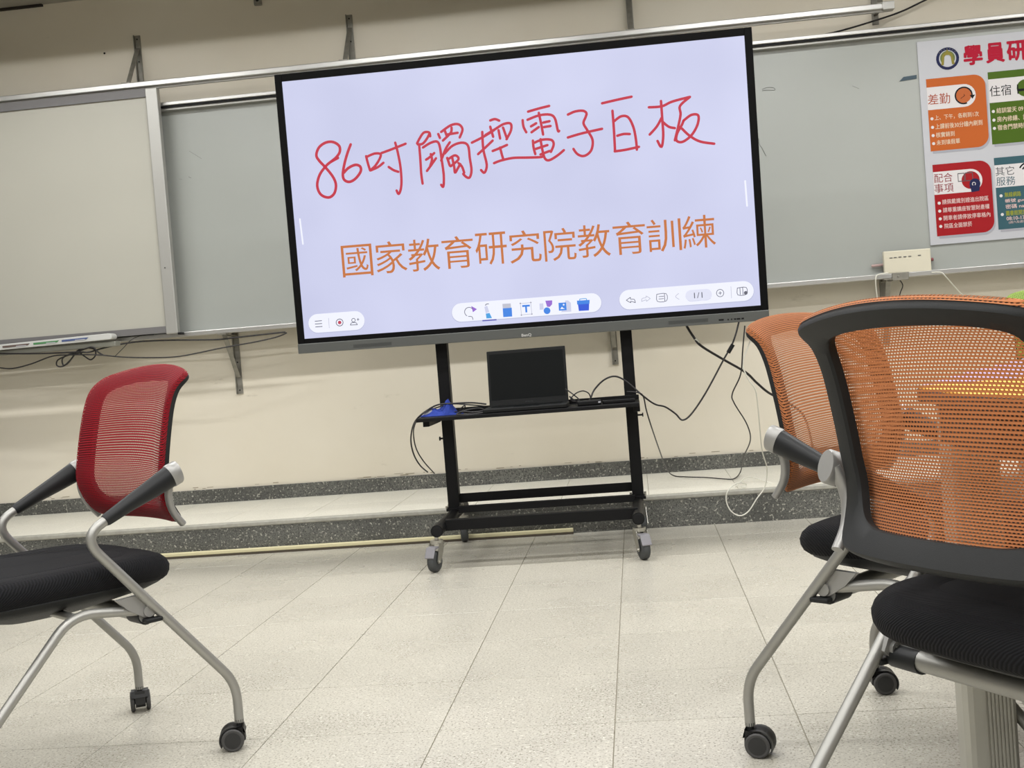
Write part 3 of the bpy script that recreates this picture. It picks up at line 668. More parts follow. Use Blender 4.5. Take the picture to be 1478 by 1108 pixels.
# what is on the screen
ST = lambda x, z, d=0: (x, .0034-d, z)
def emi(name, rgb): return mat(name, rgb, .4, emit=1)
E_ = {k: emi('screen_'+k, v) for k, v in dict(red=(192, 30, 58), orange=(196, 112, 54), white=(240, 242, 255), pill=(224, 226, 244), edge=(186, 190, 216), grey=(96, 98, 112), lgrey=(190, 192, 206),
    blue=(58, 130, 226), dblue=(40, 84, 214), violet=(150, 104, 206), indigo=(86, 88, 178), pale=(205, 208, 232), dot=(190, 60, 84), sky=(72, 160, 224)).items()}
def stroke(b, pts, wd, d=.0006, sub=5):
    """a flat ribbon of constant width with round ends"""
    P = [Vector((p[0], p[1], 0)) for p in pts]
    if len(P) > 2: P = smooth_path(P, sub)
    m = len(P); vs = []; 
    for i, p in enumerate(P):
        tt = (P[min(i+1, m-1)]-P[max(i-1, 0)]).normalized(); nn = Vector((-tt.y, tt.x, 0))*wd/2
        vs += [ST(p.x+nn.x, p.y+nn.y, d), ST(p.x-nn.x, p.y-nn.y, d)]
    b.add(vs, [(2*i, 2*i+1, 2*i+3, 2*i+2) for i in range(m-1)])
    for p in (P[0], P[-1]): b.add([ST(p.x+wd/2*math.cos(2*PI*k/8), p.y+wd/2*math.sin(2*PI*k/8), d+.00005) for k in range(8)], [tuple(range(8))])
Q = .25034
A_ = lambda pts: [tv(390+x*Q, 40+y*Q) for x, y in pts]
C_ = lambda pts: [tv(740+x*Q, 30+y*Q) for x, y in pts]
W_ = {
 'eight': [A_([(390, 750), (345, 775), (315, 803), (283, 850), (270, 910), (290, 960), (335, 978), (368, 955), (378, 905), (360, 858), (318, 805), (283, 768), (265, 735), (280, 690), (318, 662), (360, 658), (396, 680), (400, 715), (378, 748), (345, 775)])],
 'six': [A_([(463, 672), (445, 720), (428, 780), (418, 840), (425, 875), (455, 888), (490, 870), (520, 830), (518, 800), (490, 790), (450, 808), (424, 835)])],
 'inch': [A_([(552, 740), (562, 780), (575, 822)]), A_([(553, 745), (600, 725), (635, 728), (630, 755), (605, 795), (578, 820)]), A_([(578, 822), (620, 803), (652, 778)]), A_([(640, 722), (700, 700), (780, 668)]), A_([(720, 662), (735, 720), (750, 800), (756, 880), (752, 930), (740, 958), (728, 938)]), A_([(682, 802), (710, 820), (738, 830)])],
 'touch': [A_([(922, 625), (915, 603), (885, 604), (862, 635), (846, 666)]), A_([(918, 610), (902, 640), (878, 668), (850, 672)]), A_([(858, 672), (865, 760), (870, 840), (878, 898)]), A_([(880, 690), (920, 665), (958, 655), (976, 680), (988, 760), (1000, 850), (998, 915), (985, 905)]),
           A_([(898, 760), (920, 745), (945, 722)]), A_([(925, 728), (932, 760), (922, 795)]), A_([(903, 825), (925, 795), (955, 752)]),
           A_([(968, 612), (978, 635)]), A_([(985, 600), (1040, 562), (1085, 556), (1108, 585), (1092, 632)]), A_([(1005, 590), (1018, 625)]), A_([(1045, 575), (1040, 605), (995, 650)]), A_([(1020, 615), (1080, 605)]),
           A_([(1035, 660), (1010, 700), (985, 765)]), A_([(1005, 725), (1050, 680), (1105, 662), (1140, 680), (1150, 750), (1160, 820), (1150, 862), (1130, 860), (1112, 842)]),
           A_([(1020, 750), (1035, 795)]), A_([(1025, 758), (1065, 735), (1085, 758), (1040, 798)]), A_([(1048, 745), (1060, 800), (1065, 835), (1080, 812), (1095, 785)]), A_([(1085, 780), (1105, 800), (1118, 835)])],
 'control': [A_([(1162, 662), (1225, 630), (1290, 590)]), A_([(1222, 600), (1228, 700), (1248, 790), (1235, 835), (1215, 820)]), A_([(1198, 728), (1240, 690), (1282, 650)]),
             A_([(1268, 534), (1295, 526), (1320, 535)]), A_([(1268, 570), (1285, 628)]), A_([(1240, 618), (1290, 588), (1345, 555), (1385, 552), (1388, 590), (1362, 642)]), A_([(1316, 590), (1325, 638)]), A_([(1342, 575), (1365, 640)]),
             A_([(1282, 710), (1320, 695), (1365, 675)]), A_([(1325, 690), (1335, 730), (1345, 762)]), A_([(1290, 780), (1330, 765), (1400, 750), (1478, 748), (1560, 745), (1575, 735)])],
 'electric': [C_([(88, 523), (150, 505), (210, 490)]), C_([(57, 572), (62, 610), (78, 642)]), C_([(85, 570), (150, 545), (212, 540), (243, 562), (260, 632), (268, 634)]), C_([(150, 530), (165, 600), (175, 655)]), C_([(105, 608), (135, 590)]), C_([(108, 642), (150, 612)]), C_([(176, 586), (212, 578)]), C_([(180, 612), (218, 606)]),
              C_([(116, 690), (120, 730), (130, 768)]), C_([(118, 705), (170, 685), (222, 686), (236, 712), (220, 755)]), C_([(132, 738), (200, 716)]), C_([(160, 770), (212, 750)]), C_([(160, 682), (170, 740), (185, 792), (210, 803), (255, 778), (295, 745)])],
 'child': [C_([(318, 540), (360, 522), (405, 518), (425, 532), (420, 555), (408, 590), (430, 630), (460, 685), (455, 740), (430, 770), (400, 779), (370, 765), (350, 738)]), C_([(318, 672), (400, 648), (515, 622)])],
 'white': [C_([(515, 475), (600, 455), (685, 437)]), C_([(575, 518), (583, 620), (590, 750)]), C_([(585, 578), (625, 550), (665, 555), (695, 610), (710, 680), (716, 742)]), C_([(603, 662), (640, 652), (675, 652)]), C_([(588, 752), (650, 743), (728, 726)])],
 'board': [C_([(785, 498), (860, 492), (920, 465), (1022, 438)]), C_([(855, 462), (862, 560), (868, 660), (858, 727), (835, 692)]), C_([(858, 560), (830, 610), (790, 655)]), C_([(865, 582), (900, 610), (935, 618)]),
           C_([(1022, 438), (965, 490), (968, 540), (952, 620), (935, 688)]), C_([(985, 575), (1030, 542), (1070, 545), (1065, 600), (1030, 660), (980, 697), (945, 690), (948, 650), (975, 600), (985, 575)]), C_([(975, 620), (1020, 662), (1080, 695), (1162, 708)])],
}
for k, sts in W_.items():
    b = B()
    for i, s_ in enumerate(sts): stroke(b, s_, .0115 if k in ('eight', 'six') else .0105, .0006+.00002*i)
    obj('handwritten_character', b, E_['red'], scr)
# typed line, each character placed where it stands
OT = [('國', 492, 536, 399, 354), ('家', 541, 586, 394, 349), ('教', 588, 635, 391, 344), ('育', 637, 684, 387, 340), ('研', 685, 731, 382, 338),
      ('究', 734, 781, 379, 333), ('院', 784, 832, 376, 328), ('教', 833, 881, 371, 323), ('育', 884, 928, 367, 319), ('訓', 933, 982, 363, 315), ('練', 984, 1034, 358, 309)]
for ch, ua, ub, vb, vt in OT:
    a = tv(ua+2, vb); c = tv(ub, vt); a2 = tv(ua, vt); 
    xl = (a[0]+a2[0])/2; xr = xl+.131 if ch != '訓' else xl+.137
    zb = (tv((ua+ub)/2, vb)[1]); ztop = tv((ua+ub)/2, vt)[1]
    text('typed_character', ch, E_['orange'], scr, ST, xl, xr, zb, zb+.132, -.001, .0006)
def pill(u0_, v0_, u1_, v1_, h, m=E_['white'], d=.0004):
    a = tv(u0_, v0_); c = tv(u1_, v1_); z = (a[1]+c[1])/2; r = h/2
    pl = arc(c[0]-r, z, r, -90, 90)+arc(a[0]+r, z, r, 90, 270)
    flat('toolbar_outline', [(x, y-.0015) for x, y in [((px-(a[0]+c[0])/2)*1.006+(a[0]+c[0])/2, (py-z)*1.04+z) for px, py in pl]], E_['edge'], d-.0002, scr, ST)
    return flat('toolbar', pl, m, d, scr, ST)
pA = pill(445, 467.5, 526, 461.5, .079); pB = pill(652, 451, 868, 436.5, .077); pC = pill(894, 434, 1088, 418, .080)
def ic(name, poly_px, m, par, d=.0007): return flat(name, [tv(*p) for p in poly_px], m, d, par, ST)
def lines(name, segs, wd, m, par, d=.0008):
    b = B()
    for s_ in segs: stroke(b, [tv(*p) for p in s_], wd, d, 3)
    return obj(name, b, m, par)
def cir(u, v, r, a0=0, a1=360, n=10): return [(u+r*math.cos(math.radians(a0+(a1-a0)*k/n)), v+r*math.sin(math.radians(a0+(a1-a0)*k/n))) for k in range(n+1)]
lines('menu_icon', [[(454.5, 463.5), (464, 462.7)], [(454.8, 467.5), (464.3, 466.8)], [(455.3, 471.7), (464.8, 471)]], .003, E_['grey'], pA)
lines('divider', [[(474, 459), (475, 473)]], .002, E_['lgrey'], pA)
lines('record_ring', [cir(490, 465.3, 5)], .003, E_['grey'], pA); ic('record_dot', cir(490, 465.3, 2.6)[:-1], E_['dot'], pA)
lines('person_icon', [cir(510, 462, 2.6), [(505.5, 469), (507, 466), (510.5, 465.3), (514, 466), (515.5, 468.5)], [(505.5, 469), (515.5, 468.5)], [(515, 461), (518, 460.8)], [(516.5, 459.3), (516.6, 462.4)]], .0026, E_['grey'], pA)
lines('lasso_icon', [cir(677, 450, 6.5, 120, 320), [(676, 456.5), (681, 457), (682.5, 461)]], .0026, E_['grey'], pB); ic('lasso_arrow', [(680, 441.5), (688.3, 446), (682.5, 450.5)], E_['violet'], pB)
ic('pen_icon_tip', [(701, 452.5), (706.5, 451.5), (710, 459), (702, 459.5)], E_['sky'], pB); ic('pen_icon_body', [(699, 443), (703, 441), (706, 450), (701, 452)], E_['pale'], pB); lines('pen_icon_nib', [[(700.5, 440.5), (702, 438.8), (705, 438.4)]], .003, E_['grey'], pB)
ic('underline', [(696, 461.8), (716.5, 460.3), (716.7, 462.2), (696.2, 463.7)], E_['indigo'], pB)
ic('eraser_icon_top', [(725, 438.5), (737, 437.7), (737.6, 444), (725.5, 444.7)], E_['lgrey'], pB); ic('eraser_icon', [(725.5, 444.8), (738.5, 444), (739.2, 456.6), (726.3, 457.5)], E_['blue'], pB)
lines('text_icon_box', [[(751, 438), (766, 436.6)], [(766, 436.6), (767.5, 453)], [(767.5, 453), (752.5, 454.3)], [(752.5, 454.3), (751, 438)]], .0022, E_['lgrey'], pB)
ic('text_icon', [(753.5, 440.2), (764.5, 439.5), (764.7, 442.2), (760.4, 442.5), (761, 450.6), (758.4, 450.8), (757.8, 442.7), (753.7, 443)], E_['blue'], pB)
for u, v in ((751, 437.8), (766, 436.5), (752.5, 454.5), (767.5, 453)): ic('text_icon_corner', cir(u, v, 1.1, n=6)[:-1], E_['grey'], pB)
ic('shapes_icon_square', [(778.5, 438), (784, 437.5), (784.6, 446.5), (779, 447)], E_['pale'], pB); ic('shapes_icon_violet', [(787, 433.8), (797, 433.3), (796.8, 439), (793.5, 442.8), (789.5, 442.5)], E_['violet'], pB, .0008); ic('shapes_icon_circle', cir(789.5, 448.3, 5)[:-1], E_['blue'], pB, .0009)
ic('picture_icon_page', [(816, 433.5), (820, 433.5), (824, 437), (824.5, 449.5), (810, 450.4)], E_['pale'], pB); ic('picture_icon', [(806, 437), (817, 436.3), (817.8, 447.5), (806.7, 448.3)], E_['blue'], pB, .0009)
ic('picture_icon_hill', [(808.5, 446), (811, 442.5), (813, 444.5), (815.5, 445.5)], E_['white'], pB, .0011); ic('picture_icon_sun', cir(813.5, 439.6, 1.4, n=6)[:-1], E_['white'], pB, .0011)
ic('toolbox_icon', [(833.5, 434.8), (850.5, 433.6), (850, 447.8), (835.5, 448.7)], E_['dblue'], pB); ic('toolbox_icon_lid', [(832.7, 433.8), (851, 432.6), (850.8, 438.2), (833, 439.4)], E_['blue'], pB, .0009); lines('toolbox_icon_handle', [[(837, 433.5), (837, 431.5), (846, 430.8), (846.3, 433)]], .003, E_['sky'], pB)
lines('undo_icon', [[(904, 433.2), (910, 429), (910, 431.6), (915.5, 432), (917, 436.6)], [(904, 433.2), (910.5, 436.8), (910.3, 434.6), (917, 436.6)]], .0026, E_['grey'], pC)
lines('redo_icon', [[(938.5, 430.6), (932.5, 427), (932.6, 429.5), (927, 430.5), (926, 435)], [(938.5, 430.6), (933, 434.8), (933, 432.5), (926, 435)]], .0026, E_['lgrey'], pC)
lines('page_icon', [[(948, 424.6), (961.5, 423.6), (962, 434), (948.8, 434.8), (948, 424.6)], [(951, 428), (958, 427.4)], [(951, 431.4), (958, 430.8)], [(959, 424), (959.6, 434)]], .0024, E_['grey'], pC)
lines('back_icon', [[(979.5, 423.5), (975, 428), (980.2, 431.8)]], .0024, E_['lgrey'], pC)
a = pill(989.5, 427, 1027.5, 424, .044, E_['pill'], .0006)
a1 = tv(1002, 430.5); text('page_number', '1/1', E_['grey'], pC, ST, a1[0], a1[0]+.034, a1[1], a1[1]+.023, 0, .001)
lines('add_icon', [cir(1039.5, 422.8, 5.3), [(1037.3, 423), (1041.7, 422.6)], [(1039.3, 420.6), (1039.7, 425)]], .0024, E_['grey'], pC)
lines('divider', [[(1055, 413.5), (1056, 430)]], .002, E_['lgrey'], pC)
lines('panel_icon', [[(1064.3, 415.6), (1077, 414.6), (1077.6, 424.5), (1065, 425.5), (1064.3, 415.6)], [(1068, 415.5), (1068.6, 425)], [(1072, 415), (1072.6, 425)]], .0026, E_['grey'], pC); ic('panel_icon_badge', cir(1076.5, 422.5, 2.8, n=8)[:-1], E_['grey'], pC)
lines('side_handle', [[(432.5, 316), (437, 352)]], .007, E_['white'], scr, .0005); lines('side_handle', [[(1075.6, 261), (1078.4, 297)]], .007, E_['white'], scr, .0005)
# ------------------------------------------------------------------ laptop, pouch, cables on the shelf
t = thing('laptop', 'open black laptop with a dark screen on the cart shelf', 'laptop', (-.448, 4.88, .600))
obj('keyboard_base', B().box(-.172, .165, -.155, .035, .001, .018), M['laptop'], t, bevel=.004)
obj('keyboard', B().box(-.145, .140, -.085, .02, .018, .0195), M['laptop_screen'], t)
obj('touchpad', B().box(-.05, .05, -.148, -.095, .018, .0187), M['laptop_screen'], t)
T = Matrix.Translation((0, .035, .012)) @ Matrix.Rotation(math.radians(-9), 4, 'X') 
lid = obj('screen_lid', B().box(-.166, .162, -.004, .004, 0, .236, T), M['laptop'], t, bevel=.003)
obj('laptop_screen', B().box(-.156, .152, -.0050, -.0038, .030, .222, T), M['laptop_screen'], lid)
LT = lambda x, z, d=0: tuple(T @ Vector((x, -.0052-d, z)))
text('logo', 'ASUS', ink('dim_logo', (64, 66, 66)), lid, LT, -.018, .016, .012, .0185, 0)
obj('hinge', B().cyl((-.15, .036, .016), (.146, .036, .016), .007, 10), M['laptop'], t)
t = thing('blue_pouch', 'crumpled bright blue cloth pouch on the left end of the shelf', 'pouch', (-.81, 4.87, .600))
nx, ny = 16, 10; vs = []; fs = []
rr_ = random.Random(3)
for j in range(ny+1):
    for i in range(nx+1):
        a, c = i/nx*2-1, j/ny*2-1
        e = max(0, 1-abs(a)**3)*max(0, 1-c*c)
        ridge = .055*math.exp(-((a-.42)**2)/.06)+.028*math.exp(-((a+.25)**2)/.3)
        z = .002+e*ridge*(1+.25*math.sin(a*9+c*4))+ .003*rr_.random()*e
        vs.append((a*.092*(1-.25*c*c*(a > 0)), c*.06*(1-.3*abs(a)), z))
for j in range(ny):
    for i in range(nx): k = j*(nx+1)+i; fs.append((k, k+1, k+nx+2, k+nx+1))
nb_ = len(vs); vs += [(x, y, 0) for x, y, z in vs]
for j in range(ny):
    for i in range(nx): k = nb_+j*(nx+1)+i; fs.append((k, k+nx+1, k+nx+2, k+1))
rim = [i for i in range(nx+1)]+[j*(nx+1)+nx for j in range(1, ny+1)]+[ny*(nx+1)+i for i in range(nx-1, -1, -1)]+[j*(nx+1) for j in range(ny-1, 0, -1)]
for a, c in zip(rim, rim[1:]+rim[:1]): fs.append((a, nb_+a, nb_+c, c))
obj('cloth', B().add(vs, fs), M['blue_cloth'], t)
obj('paper_tag', B().box(-.025, .010, -.002, 0, .032, .042, Matrix.Rotation(-.3, 4, 'Y') @ Matrix.Translation((-.035, -.03, -.008))), M['poster'], t)
obj('drawstring', B().tube(smooth_path([(.05, -.02, .012), (.075, -.03, .012), (.095, -.035, .03), (.105, -.035, .034), (.100, -.035, .02), (.08, -.03, .010)], 5), .0026, 6), M['cable'], t)
YS = 4.84
cable('black_cable', 'black laptop cable arching over the blue pouch and off the shelf end', [(702, 583, YS), (680, 581, YS), (655, 582, YS), (632, 584, YS), (615, 593, YS), (603, 603, 4.80), (596, 615, 4.9), (593, 635, 5.0), (597, 655, 5.1), (606, 671, 5.2), (617, 681, 5.3)], .0034, M['cable'])
cable('black_cable', 'thin black cable hanging in a loop from the left shelf end', [(700, 586, YS+.03), (678, 584, YS+.03), (650, 583, YS+.04), (620, 592, YS), (605, 602, 4.82), (597, 620, 4.95), (600, 645, 5.05), (611, 665, 5.15), (627, 683, 5.3)], .0028, M['cable'])
cable('black_cable', 'black cable heap on the shelf between pouch and laptop', [(664, 596, 4.8), (672, 592, 4.82), (690, 589, 4.84), (699, 592, 4.8), (684, 595, 4.78), (668, 594, 4.8), (660, 598, 4.76), (680, 598, 4.75), (700, 595, 4.75)], .004, M['cable'])
t = thing('power_adapter', 'flat black power adapter on the shelf right of the laptop', 'adapter', (-.185, 4.80, .600), .1)
obj('adapter_body', B().box(-.06, .035, -.025, .025, .001, .020), M['black_plastic'], t, bevel=.004); obj('plug_light', B().box(.022, .032, -.027, -.024, .008, .014), M['poster'], t)
t = thing('remote_control', 'slim black remote control at the right end of the shelf', 'remote', (-.075, 4.82, .600), .08)
obj('remote_body', B().box(-.07, .06, -.015, .015, .001, .014), M['black_plastic'], t, bevel=.003); obj('button_panel', B().box(-.05, .04, -.008, .008, .014, .0155), M['laptop_screen'], t)
c1 = cable('black_cable', 'black display cable with a ferrite bead, arching off the right shelf end', [(822, 572, 4.86), (836, 582, 4.84), (850, 578, 4.84), (858, 562, 4.86), (872, 548, 4.86), (888, 543, 4.86), (905, 551, 4.86), (928, 571, 4.84), (945, 583, 4.86), (960, 587, 4.88), (975, 597, 4.9), (985, 606, 4.9), (998, 597, 4.9), (1019, 566, 4.9), (1046, 516, 4.9), (1055, 501, 4.9), (1062, 482, 4.9), (1067, 462, 4.92)], .0036, M['cable'])
cable('black_cable', 'small black cable loop on the shelf beside the laptop', [(816, 561, 4.86), (826, 568, 4.85), (836, 577, 4.84), (828, 579, 4.84), (824, 575, 4.84), (832, 567, 4.84), (842, 564, 4.84), (850, 568, 4.84), (853, 576, 4.84)], .0026, M['cable'])
A = at(1051, 509, 4.9); C = at(1058, 497, 4.9); obj('ferrite_bead', B().cyl(A-c1.location, C-c1.location, .0085, 14), M['black_plastic'], c1, smooth=True)
cable('black_cable', 'black cable drooping to the platform step between cart and orange chair', [(905, 565, 4.84), (918, 566, 4.83), (928, 571, 4.83), (933, 592, 4.9), (940, 615, 5.0), (952, 650, 5.4), (962, 676, 5.85), (972, 686, 'step'), (990, 688, 'step'), (1020, 689, 'step'), (1045, 691, 'step'), (1060, 690.5, 'step'), (1069, 680, 5.9), (1073, 660, 5.6), (1083, 635, 5.3), (1078, 612, 5.2), (1060, 582, 5.05), (1057, 568, 5.0), (1069, 540, 4.95), (1072, 505, 4.92), (1075, 470, 4.93)], .0028, M['cable'])
c3 = cable('power_cable', 'thick black power cable running from the display down behind the orange chair', [(985, 455, 5.02), (991, 470, 5.0), (1001, 486, 5.0), (1012, 499, 5.0), (1043, 518, 5.05), (1076, 537, 5.1), (1092, 552, 5.15), (1110, 567, 5.2), (1135, 580, 5.3), (1160, 600, 5.5), (1172, 640, 5.9), (1175, 672, 6.1)], .0052, M['cable'])
A = at(1003.5, 489, 5.0); C = at(1008.5, 495, 5.0); obj('cable_label', B().cyl(A-c3.location, C-c3.location, .0075, 10), M['white_cable'], c3, smooth=True)
c4 = cable('white_cable', 'long thin white cable hanging to a loop on the platform edge', [(1088, 478, 5.0), (1080, 500, 5.0), (1072, 525, 5.0), (1080, 547, 5.0), (1091, 565, 5.02), (1096, 609, 5.1), (1100, 650, 5.2), (1107, 676, 5.3), (1104, 702, 5.33), (1092, 720, 5.33), (1080, 738, 5.33), (1067, 744, 5.32), (1054, 736, 5.32), (1048, 720, 5.32), (1052, 706, 5.32), (1064, 697, 5.36), (1076, 698, 5.42), (1076, 703, 5.42), (1069, 702, 5.42)], .0028, M['white_cable'])
cable('white_cable', 'short white cable lying across the platform behind the white loop', [(1062, 702, 5.42), (1072, 692, 5.55), (1082, 688, 5.62), (1092, 690, 5.6), (1110, 696, 5.55), (1130, 700, 5.5)], .0025, M['white_cable'])
# ------------------------------------------------------------------ chairs
PROF = [(.0807, .520), (.1088, .560), (.1245, .610), (.1193, .660), (.1058, .730), (.0902, .790), (.0700, .830), (.0351, .857)]
HALF = [.1995, .2071, .2137, .2163, .2143, .212, .2118, .2129]
def prof(t):
    n = len(PROF)-1; x = max(0, min(n-1e-6, t*n)); i = int(x); f = x-i
    g = lambda k: Vector(PROF[max(0, min(n, k))])
    p0, p1, p2, p3 = g(i-1), g(i), g(i+1), g(i+2)
    q = .5*((2*p1)+(p2-p0)*f+(2*p0-5*p1+4*p2-p3)*f*f+(3*p1-p0-3*p2+p3)*f**3)
    return q.x, q.y
def bsurf(X, Y, off=0):
    def pt(X, Y):
        tt = (Y+1)/2; x, z = prof(max(0, min(1, tt))); q_ = max(0, min(6.999, tt*7)); i_ = int(q_); hw = HALF[i_]+(HALF[i_+1]-HALF[i_])*(q_-i_)
        if tt > 1: z += (tt-1)*.1; x -= (tt-1)*.3
        return Vector((x-.034*(1-min(1, X*X)), X*hw, z+.022*(1-X*X)*max(0, tt)**2))
    p = pt(X, Y)
    if off:
        dx = pt(X+.01, Y)-pt(X-.01, Y); dy = pt(X, min(1, Y+.02))-pt(X, max(-1, Y-.02)); n = dx.cross(dy).normalized()
        if n.x < 0: n = -n
        p = p+n*off
    return p
def sq(phi, n): 
    q = (phi/(2*PI)*8) % 8                      # evenly spaced along a square, then rounded to a superellipse
    x, y = ((1, q) if q < 1 else (2-q, 1) if q < 3 else (-1, 4-q) if q < 5 else (q-6, -1) if q < 7 else (1, q-8))
    r = (abs(x)**n+abs(y)**n)**(-1/n); return x*r, y*r
def outer(phi): return sq(phi, 16 if math.sin(phi) > 0 else 9)
def inner(phi):
    x, y = sq(phi, 6); return (x*(.805+.035*max(0, y)**3), y*.755+.01)
NP = 96
def back_frame_mesh():
    b = B(); rings = []
    def ring(fn, off, sc=1): rings.append([bsurf(fn(2*PI*(k+.5)/NP)[0]*sc, fn(2*PI*(k+.5)/NP)[1]*sc, off) for k in range(NP)])
    mix = lambda f: (lambda ph: tuple(a*(1-f)+c*f for a, c in zip(inner(ph), outer(ph))))
    ring(mix(0), -.002); ring(mix(.5), .001); ring(mix(.98), 0); ring(mix(1), -.004); ring(mix(1), -.013); ring(mix(.93), -.017); ring(mix(.5), -.019); ring(mix(.08), -.018); ring(mix(0), -.014)
    vs = [p for r in rings for p in r]; m = len(rings); fs = []
    for i in range(m):
        for k in range(NP):
            j = (k+1) % NP; i2 = (i+1) % m; fs.append((i*NP+k, i*NP+j, i2*NP+j, i2*NP+k))
    b.add(vs, fs); return b
def back_fabric_mesh():
    b = B(); vs = []; uv = []; fs = []; R_ = 22
    c = bsurf(0, 0, .004); vs.append(c); 
    def UV(p, Y): return (p.y+.5, (Y+1)/2*.372+.5)
    uv.append(UV(c, 0))
    for i in range(1, R_+1):
        for k in range(NP):
            x, y = outer(2*PI*(k+.5)/NP); f = i/R_; puff = .004+.004*math.sin(PI*min(1, max(0, (f-.72)/.28)))
            X, Y = x*f, y*f; Y = Y if Y > -.88 else -.88+(Y+.88)*.6; p = bsurf(X, Y, puff); vs.append(p); uv.append(UV(p, Y))
    for off, sc in ((-.001, 1.012), (-.007, 1.010)):
        for k in range(NP):
            x, y = outer(2*PI*(k+.5)/NP); y = y if y > -.88 else -.88+(y+.88)*.6; p = bsurf(x, y, off); p2 = bsurf(0, y*.98, off); q = p+(p-bsurf(x*.97, y*.97, off)).normalized()*(.003 if y > -.8 else 0)
            vs.append(q); uv.append((q.y+.5, (y+1)/2*.372+.5+off))
    for k in range(NP): fs.append((0, 1+k, 1+(k+1) % NP))
    for i in range(R_+1):
        for k in range(NP):
            j = (k+1) % NP; a = 1+i*NP; fs.append((a+k, a+j, a+NP+j, a+NP+k))
    b.add(vs, fs); b.uv = uv; return b
def seat_mesh():
    b = B(); n = 56; cx, hx, hy = .338, .262, .228; rings = []
    def shape(phi, sc): 
        x, y = sq(phi, 4.6); return cx+x*hx*sc, y*hy*sc*(1-.05*max(0, -x))
    def top(x, y):
        z = .468+.004*math.cos((y/.226)*PI*1.5)*.5-.006*(1-abs(y)/.226)**2
        if x > .50: z -= ((x-.50)/.10)**2*.026
        if x < .2: z -= ((.2-x)/.13)**2*.010
        return z
    spec = [(.05, 0), (.3, 0), (.55, 0), (.64, -.0005), (.67, -.0025), (.70, -.0005), (.80, 0), (.88, -.001), (.94, -.006), (.98, -.015), (1.0, -.028), (.995, -.040), (.975, -.052), (.94, -.060)]
    for sc, dz in spec: rings.append([(*shape(2*PI*k/n, sc), 0) for k in range(n)]); rings[-1] = [(x, y, top(x, y)+dz) for x, y, _ in rings[-1]]
    vs = [p for r in rings for p in r]; m = len(rings)
    fs = [tuple(range(n-1, -1, -1)), tuple((m-1)*n+k for k in range(n))]
    for i in range(m-1):
        for k in range(n): j = (k+1) % n; fs.append((i*n+k, i*n+j, (i+1)*n+j, (i+1)*n+k))
    return b.add(vs, fs)
def shell_mesh():
    b = B(); n = 48; cx = .338; vs = []; spec = [(.955, .416), (.965, .408), (.94, .398), (.84, .386), (.55, .366), (.35, .352), (.2, .350)]
    for sc, z in spec:
        for k in range(n):
            x, y = sq(2*PI*k/n, 4.2); vs.append((cx+x*.262*sc, y*.226*sc*(1-.06*max(0, -x)), z-(.02*max(0, (x*sc*.238+cx-.5)/.1) if sc > .8 else 0)))
    m = len(spec); fs = [tuple(range(n-1, -1, -1)), tuple((m-1)*n+k for k in range(n))]
    for i in range(m-1):
        for k in range(n): j = (k+1) % n; fs.append((i*n+k, i*n+j, (i+1)*n+j, (i+1)*n+k))
    return b.add(vs, fs)
MESH = {}
def share(key, fn, name, m, parent, **kw):
    if key not in MESH:
        o = obj(name, fn(), m, parent, **kw); MESH[key] = o; return o
    s0 = MESH[key]; o = s0.copy(); o.name = name; o.parent = parent
    if m.name != s0.data.materials[0].name:
        o.data = s0.data.copy(); o.data.materials[0] = m
    COL.objects.link(o); return o
def caster(parent, x, y, a):
    """twin-wheel chair caster, swivelled by a"""
    c = share('caster', lambda: caster_body(), 'caster', M['caster_black'], parent, smooth=True)
    c.location = (x, y, 0); c.rotation_euler = (0, 0, a)
    for s_ in (-1, 1):
        w_ = share('wheel%d' % s_, lambda: B().lathe([(.0165, s_*.0135), (.0225, s_*.0135), (.0255, s_*.0155), (.0255, s_*.0225), (.0225, s_*.0245), (.0185, s_*.0240)], (0, 1, 0), (-.016, 0, .0257), 28), 'wheel', M['rubber'], c, smooth=True)
        share('wcap%d' % s_, lambda: B().lathe([(.0182, s_*.0225), (.0182, s_*.0246), (.014, s_*.0252)], (0, 1, 0), (-.016, 0, .0257), 24), 'wheel_cap', M['caster_black'], c, smooth=True)
    return c
def caster_body():
    b = B().cyl((0, 0, .050), (0, 0, .066), .0068, 14).cyl((0, 0, .060), (0, 0, .067), .0105, 14)
    # hood: a fan of plastic over both wheels
    pr = []; R0, R1 = .0275, .0305
    o_ = [(-.016+R1*math.cos(math.radians(a)), .0257+R1*math.sin(math.radians(a))) for a in range(30, 216, 12)]
    i_ = [(-.016+R0*math.cos(math.radians(a)), .0257+R0*math.sin(math.radians(a))) for a in range(30, 216, 12)]
    b.prism([(.008, .056), (.013, .040)]+o_+i_[::-1], -.0215, .0215, lambda x, z, d: (x, d, z))
    b.prism([(.010, .055), (.012, .022), (-.002, .012), (-.03, .012), (-.044, .02)]+o_[::-1], -.0125, .0125, lambda x, z, d: (x, d, z))
    b.cyl((-.016, -.022, .0257), (-.016, .022, .0257), .006, 10)
    return b
